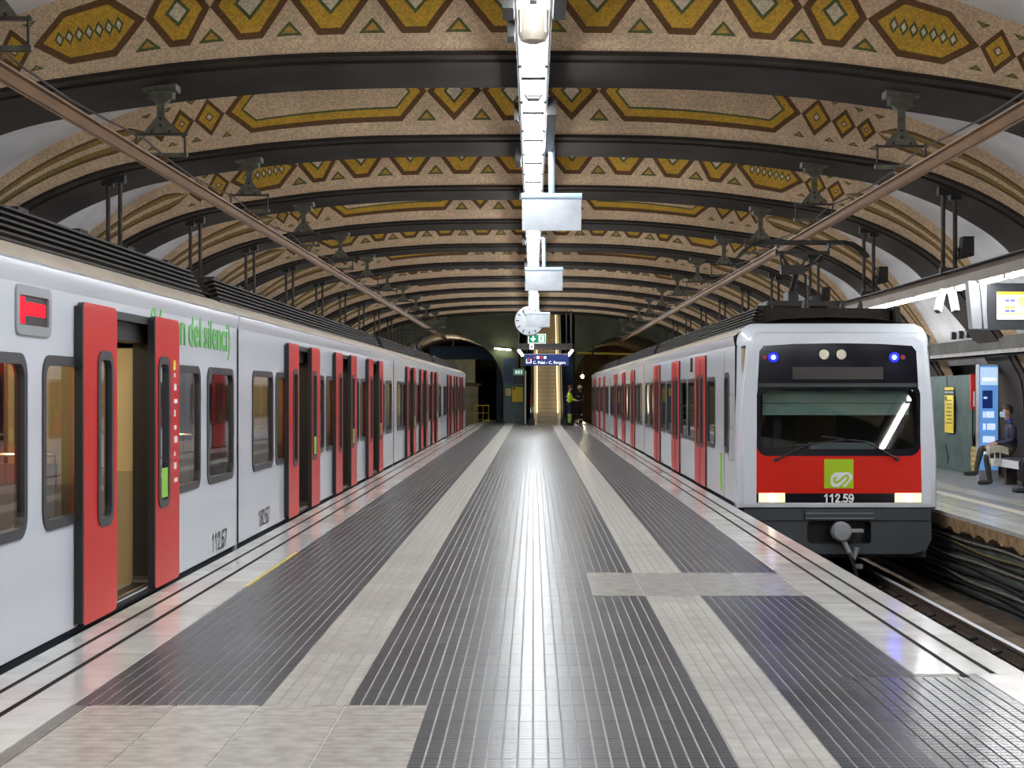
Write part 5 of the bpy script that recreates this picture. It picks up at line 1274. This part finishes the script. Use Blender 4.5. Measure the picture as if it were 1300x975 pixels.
# ------------------------------------------------------------------ people
def skin_body(name, parent, verts, edges, tags, root, sub=2):
    """verts: {key: (pos, rx, ry)}; edges: (a, b, material); one continuous skinned surface coloured by the nearest bone"""
    keys = list(verts); idx = {k: i for i, k in enumerate(keys)}
    base = WL[parent.name]
    me = bpy.data.meshes.new(name)
    me.from_pydata([tuple(Vector(verts[k][0])-base) for k in keys], [(idx[a], idx[b]) for a, b, m in edges], [])
    o = bpy.data.objects.new(name, me); COL.objects.link(o)
    md = o.modifiers.new('skin', 'SKIN'); md.use_smooth_shade = True; md.branch_smoothing = 0.6
    for k in keys:
        sv = me.skin_vertices[0].data[idx[k]]; sv.radius = (verts[k][1], verts[k][2]); sv.use_root = (k == root)
    s = o.modifiers.new('sub', 'SUBSURF'); s.levels = sub; s.render_levels = sub
    dg = bpy.context.evaluated_depsgraph_get(); dg.update()
    m2 = bpy.data.meshes.new_from_object(o.evaluated_get(dg))
    bpy.data.objects.remove(o)
    ms = []
    for _, _, m in edges:
        if m not in ms: ms.append(m)
    m2.materials.clear()
    for m in ms: m2.materials.append(MATS[m])
    E = [(Vector(verts[a][0])-base, Vector(verts[b][0])-base, ms.index(m)) for a, b, m in edges]
    for p in m2.polygons:
        c = p.center; best = None
        for a, b, mi in E:
            d = b-a; t = max(0, min(1, (c-a).dot(d)/max(d.length_squared, 1e-9))); q = (c-a-d*t).length
            if best is None or q < best[0]: best = (q, mi)
        p.material_index = best[1]; p.use_smooth = True
    r = bpy.data.objects.new(name, m2); COL.objects.link(r); r.parent = parent
    return r
def hand_chain(V, E, pre, wrist, d, up, side, m):
    """palm and five unequal, slightly curled fingers"""
    wrist, d, up, side = Vector(wrist), Vector(d).normalized(), Vector(up).normalized(), Vector(side).normalized()
    V[pre+'p'] = (wrist+d*0.07, 0.035, 0.018); E.append((pre+'w', pre+'p', m))
    for k, (off, l) in enumerate(((-0.028, 0.072), (-0.010, 0.082), (0.010, 0.077), (0.027, 0.060))):
        a = wrist+d*0.095+side*off; b = a+d*l*0.55-up*l*0.12; c = b+d*l*0.30-up*l*0.38
        for nme, q in (('a', a), ('b', b), ('c', c)): V[pre+str(k)+nme] = (q, 0.0088, 0.0088)
        E += [(pre+'p', pre+str(k)+'a', m), (pre+str(k)+'a', pre+str(k)+'b', m), (pre+str(k)+'b', pre+str(k)+'c', m)]
    a = wrist+d*0.035-side*0.045-up*0.01; b = a+d*0.04-side*0.015-up*0.02
    V[pre+'ta'] = (a, 0.011, 0.011); V[pre+'tb'] = (b, 0.009, 0.009); E += [(pre+'p', pre+'ta', m), (pre+'ta', pre+'tb', m)]
def seated_person(loc, label, top, leg, shoe, crossed, mask, collar, bagged=False, hair_m='hair_dark'):
    """faces -X; loc = floor point under the hips"""
    P = thing('person', loc, label, 'person'); B = Vector(loc)
    def g(x, y, z): return B+Vector((x, y, z))
    V = {'hip': (g(0.02, 0, 0.62), 0.15, 0.15), 'waist': (g(0.0, 0, 0.76), 0.14, 0.145), 'chest': (g(-0.03, 0, 0.98), 0.135, 0.17), 'neck0': (g(-0.06, 0, 1.12), 0.075, 0.08), 'neck': (g(-0.085, 0, 1.19), 0.052, 0.055),
         'jaw': (g(-0.125, 0, 1.255), 0.062, 0.06), 'head': (g(-0.12, 0, 1.33), 0.092, 0.078), 'crown': (g(-0.105, 0, 1.41), 0.055, 0.055), 'nose': (g(-0.225, 0, 1.30), 0.014, 0.014)}
    E = [('hip', 'waist', top), ('waist', 'chest', top), ('chest', 'neck0', top), ('neck0', 'neck', collar), ('neck', 'jaw', 'skin'), ('jaw', 'head', 'skin'), ('head', 'crown', 'skin'), ('jaw', 'nose', 'skin')]
    for s, n in ((1, 'r'), (-1, 'l')):
        V[n+'sh'] = (g(-0.03, s*0.18, 1.06), 0.075, 0.075); V[n+'el'] = (g(-0.06, s*0.25, 0.80), 0.058, 0.058); V[n+'w'] = (g(-0.31, s*0.10, 0.74), 0.036, 0.036)
        E += [('chest', n+'sh', top), (n+'sh', n+'el', top), (n+'el', n+'w', top)]
        hand_chain(V, E, n, g(-0.31, s*0.10, 0.74), (-1, -s*0.5, -0.1), (0, 0, 1), (0, 1, 0), 'skin')
        if crossed and s > 0:
            kn, an, hl, to = g(-0.56, 0.02, 0.66), g(-0.67, -0.02, 0.27), g(-0.64, -0.02, 0.20), g(-0.90, -0.06, 0.20)
        else:
            kn, an, hl, to = g(-0.50, s*0.08, 0.52), g(-0.44, s*0.08, 0.10), g(-0.40, s*0.08, 0.045), g(-0.66, s*0.09, 0.04)
        V[n+'th'] = (g(-0.06, s*0.10, 0.585), 0.095, 0.095); V[n+'kn'] = (kn, 0.066, 0.066); V[n+'an'] = (an, 0.042, 0.042); V[n+'hl'] = (hl, 0.042, 0.045); V[n+'ba'] = (hl.lerp(to, 0.7), 0.042, 0.046); V[n+'to'] = (to, 0.028, 0.036)
        V[n+'ca'] = (kn.lerp(an, 0.35), 0.062, 0.062)
        E += [('hip', n+'th', leg), (n+'th', n+'kn', leg), (n+'kn', n+'ca', leg), (n+'ca', n+'an', leg), (n+'an', n+'hl', shoe), (n+'hl', n+'ba', shoe), (n+'ba', n+'to', shoe)]
    skin_body('body', P, V, E, None, 'hip')
    # hair cap, eyes, ears
    mb = MB(); hc = g(-0.105, 0, 1.345); n = 14
    rings = []
    for i in range(8):
        ring = []
        for j in range(n):
            t = 2*PI*j/n; a = PI*(0.40+0.30*(0.5+0.5*math.cos(t)))*i/7
            ring.append(hc+Vector((0.106*math.sin(a)*math.cos(t)+0.012, 0.092*math.sin(a)*math.sin(t), 0.108*math.cos(a))))
        rings.append(ring)
    mb.sheet(rings, hair_m, closed=True); mb.build('hair', P, smooth=True)
    for s in (1, -1):
        mb = MB(); mb.lathe(g(-0.2, s*0.033, 1.335), [(0.004, -0.01), (0.012, -0.006), (0.012, 0.004)], 'rubber', 8, 'x'); mb.build('eye', P)
        mb = MB(); mb.lathe(g(-0.105, s*0.088, 1.31), [(0.012, -0.008), (0.03, -0.004), (0.03, 0.006), (0.01, 0.01)], 'skin', 10, 'y'); mb.build('ear', P)
    if mask:
        mb = MB(); rows_ = []
        for i in range(5):
            z = 1.215+0.10*i/4; rows_.append([g(-0.125-0.115*math.cos(t)*(1-0.15*abs(i-2)/2), 0.088*math.sin(t), z) for t in [-1.25+2.5*j/8 for j in range(9)]])
        mb.sheet(rows_, 'face_mask'); mb.build('face_mask', P, smooth=True)
    return P, g
P1, g = seated_person((8.66, 31.3, SZ), 'seated man in navy jacket and face mask with crossed legs on the bench', 'jacket_navy', 'trouser_brown', 'shoe_dark', True, True, 'collar_blue')
bg = thing('tote_bag', tuple(g(-0.38, -0.18, 0.50)), 'beige cloth bag held on the lap of the seated man', 'bag')
mb = MB(); rows_ = []
for i in range(7):
    u = i/6; rows_.append([g(-0.52+0.40*u, -0.16+0.10*j-0.0, 0.665+0.05*math.sin(PI*u)+0.02*math.sin(3*j)) for j in range(4)])
mb.sheet(rows_, 'bag_beige'); mb.sheet([[Vector(p)-Vector((0, 0, 0.07)) for p in r] for r in rows_], 'bag_beige')
mb.sheet([[r[0] for r in rows_], [Vector(r[0])-Vector((0, 0.01, 0.13)) for r in rows_]], 'bag_beige'); mb.build('cloth_body', bg, smooth=True)
for dx in (-0.46, -0.36):
    mb = MB(); mb.tube([g(dx, -0.17, 0.68), g(dx-0.02, -0.20, 0.55), g(dx+0.0, -0.2, 0.40), g(dx+0.04, -0.2, 0.33), g(dx+0.08, -0.19, 0.42), g(dx+0.09, -0.17, 0.62)], 0.012, 'bag_beige', 6); mb.build('strap', bg, smooth=True)
P2, g2 = seated_person((8.62, 28.75, SZ), 'person in black clothes sitting on the near end of the bench', 'coat_black', 'coat_black', 'shoe_dark', False, False, 'coat_black')

def standing_person(loc, label, yaw, top, mid, leg, shoe, band, helmet, H=1.84):
    P = thing('person', loc, label, 'person'); B = Vector(loc); k = H/1.78; ca, sa = math.cos(yaw), math.sin(yaw)
    def g(x, y, z): return B+Vector((x*ca-y*sa, x*sa+y*ca, z))*k       # +x = the way the person faces
    V = {'hip': (g(0, 0, 0.96), 0.16, 0.18), 'waist': (g(0, 0, 1.10), 0.165, 0.185), 'chest': (g(0.01, 0, 1.33), 0.17, 0.20), 'neck0': (g(0.0, 0, 1.47), 0.07, 0.075), 'neck': (g(0.01, 0, 1.52), 0.05, 0.05), 'jaw': (g(0.045, 0, 1.575), 0.058, 0.058), 'head': (g(0.035, 0, 1.66), 0.09, 0.076), 'crown': (g(0.02, 0, 1.73), 0.05, 0.05), 'nose': (g(0.145, 0, 1.63), 0.014, 0.014)}
    E = [('hip', 'waist', mid), ('waist', 'chest', top), ('chest', 'neck0', top), ('neck0', 'neck', 'skin'), ('neck', 'jaw', 'skin'), ('jaw', 'head', 'skin'), ('head', 'crown', 'skin'), ('jaw', 'nose', 'skin')]
    for s, n in ((1, 'l'), (-1, 'r')):
        V[n+'sh'] = (g(0.0, s*0.19, 1.42), 0.09, 0.085); V[n+'el'] = (g(0.06, s*0.26, 1.15), 0.07, 0.07); V[n+'w'] = (g(0.30, s*0.17, 1.10), 0.034, 0.034)
        E += [('chest', n+'sh', top), (n+'sh', n+'el', top), (n+'el', n+'w', top)]
        hand_chain(V, E, n, g(0.30, s*0.17, 1.10), g(1, 0, 0)-g(0, 0, 0), (0, 0, 1), g(0, 1, 0)-g(0, 0, 0), 'skin')
        V[n+'th'] = (g(0.0, s*0.095, 0.86), 0.115, 0.11); V[n+'kn'] = (g(0.015, s*0.10, 0.50), 0.09, 0.088); V[n+'ca'] = (g(0.0, s*0.10, 0.36), 0.088, 0.086); V[n+'an'] = (g(-0.01, s*0.10, 0.10), 0.075, 0.07); V[n+'hl'] = (g(-0.03, s*0.10, 0.045), 0.044, 0.046); V[n+'ba'] = (g(0.13, s*0.11, 0.04), 0.04, 0.046); V[n+'to'] = (g(0.20, s*0.115, 0.032), 0.03, 0.036)
        E += [('hip', n+'th', mid), (n+'th', n+'kn', mid), (n+'kn', n+'ca', leg), (n+'ca', n+'an', leg), (n+'an', n+'hl', shoe), (n+'hl', n+'ba', shoe), (n+'ba', n+'to', shoe)]
    skin_body('body', P, V, E, None, 'hip')
    mb = MB(); n = 14; hc = g(0.03, 0, 1.675); rings = []
    for i in range(8):
        a = PI*0.55*i/7; rings.append([hc+Vector((0.118*math.sin(a)*math.cos(t), 0.105*math.sin(a)*math.sin(t), 0.125*math.cos(a))) for t in [2*PI*j/n for j in range(n)]])
    mb.sheet(rings, helmet, closed=True); mb.build('cap', P, smooth=True)
    for s in (1, -1):
        mb = MB(); q = g(0.125, s*0.033, 1.665); mb.lathe(q, [(0.012, -0.006), (0.012, 0.006)], 'rubber', 8, 'z'); mb.build('eye', P)
    if band:
        for z, rx, ry in ((1.12, 0.155, 0.175), (1.28, 0.16, 0.185)):
            mb = MB(); c = g(0, 0, z); ring = lambda zz: [c+Vector((ca*rx*math.cos(t)-sa*ry*math.sin(t), sa*rx*math.cos(t)+ca*ry*math.sin(t), zz)) for t in [2*PI*j/18 for j in range(18)]]
            mb.sheet([ring(-0.025), ring(0.025)], 'reflective', closed=True); mb.build('reflective_band', P, smooth=True)
        for s in (1, -1):
            for z in (0.44, 0.22):
                mb = MB(); c = g(0.0, s*0.10, z); r = 0.085 if z > 0.3 else 0.078
                mb.sheet([[c+Vector((r*math.cos(t), r*math.sin(t), zz)) for t in [2*PI*j/12 for j in range(12)]] for zz in (-0.03, 0.03)], 'reflective', closed=True); mb.build('leg_band', P, smooth=True)
    return P
standing_person((1.72, 82.3, 0), 'worker in yellow high-visibility jacket and navy trousers beside the escalator', -0.2, 'hi_vis', 'work_navy', 'hi_vis', 'shoe_dark', True, 'helmet_red', 1.9)
standing_person((2.30, 84.5, 0), 'second worker in dark clothes with pale reflective bands facing the first', PI+0.2, 'coat_black', 'coat_black', 'coat_black', 'shoe_dark', True, 'plastic_white', 1.9)
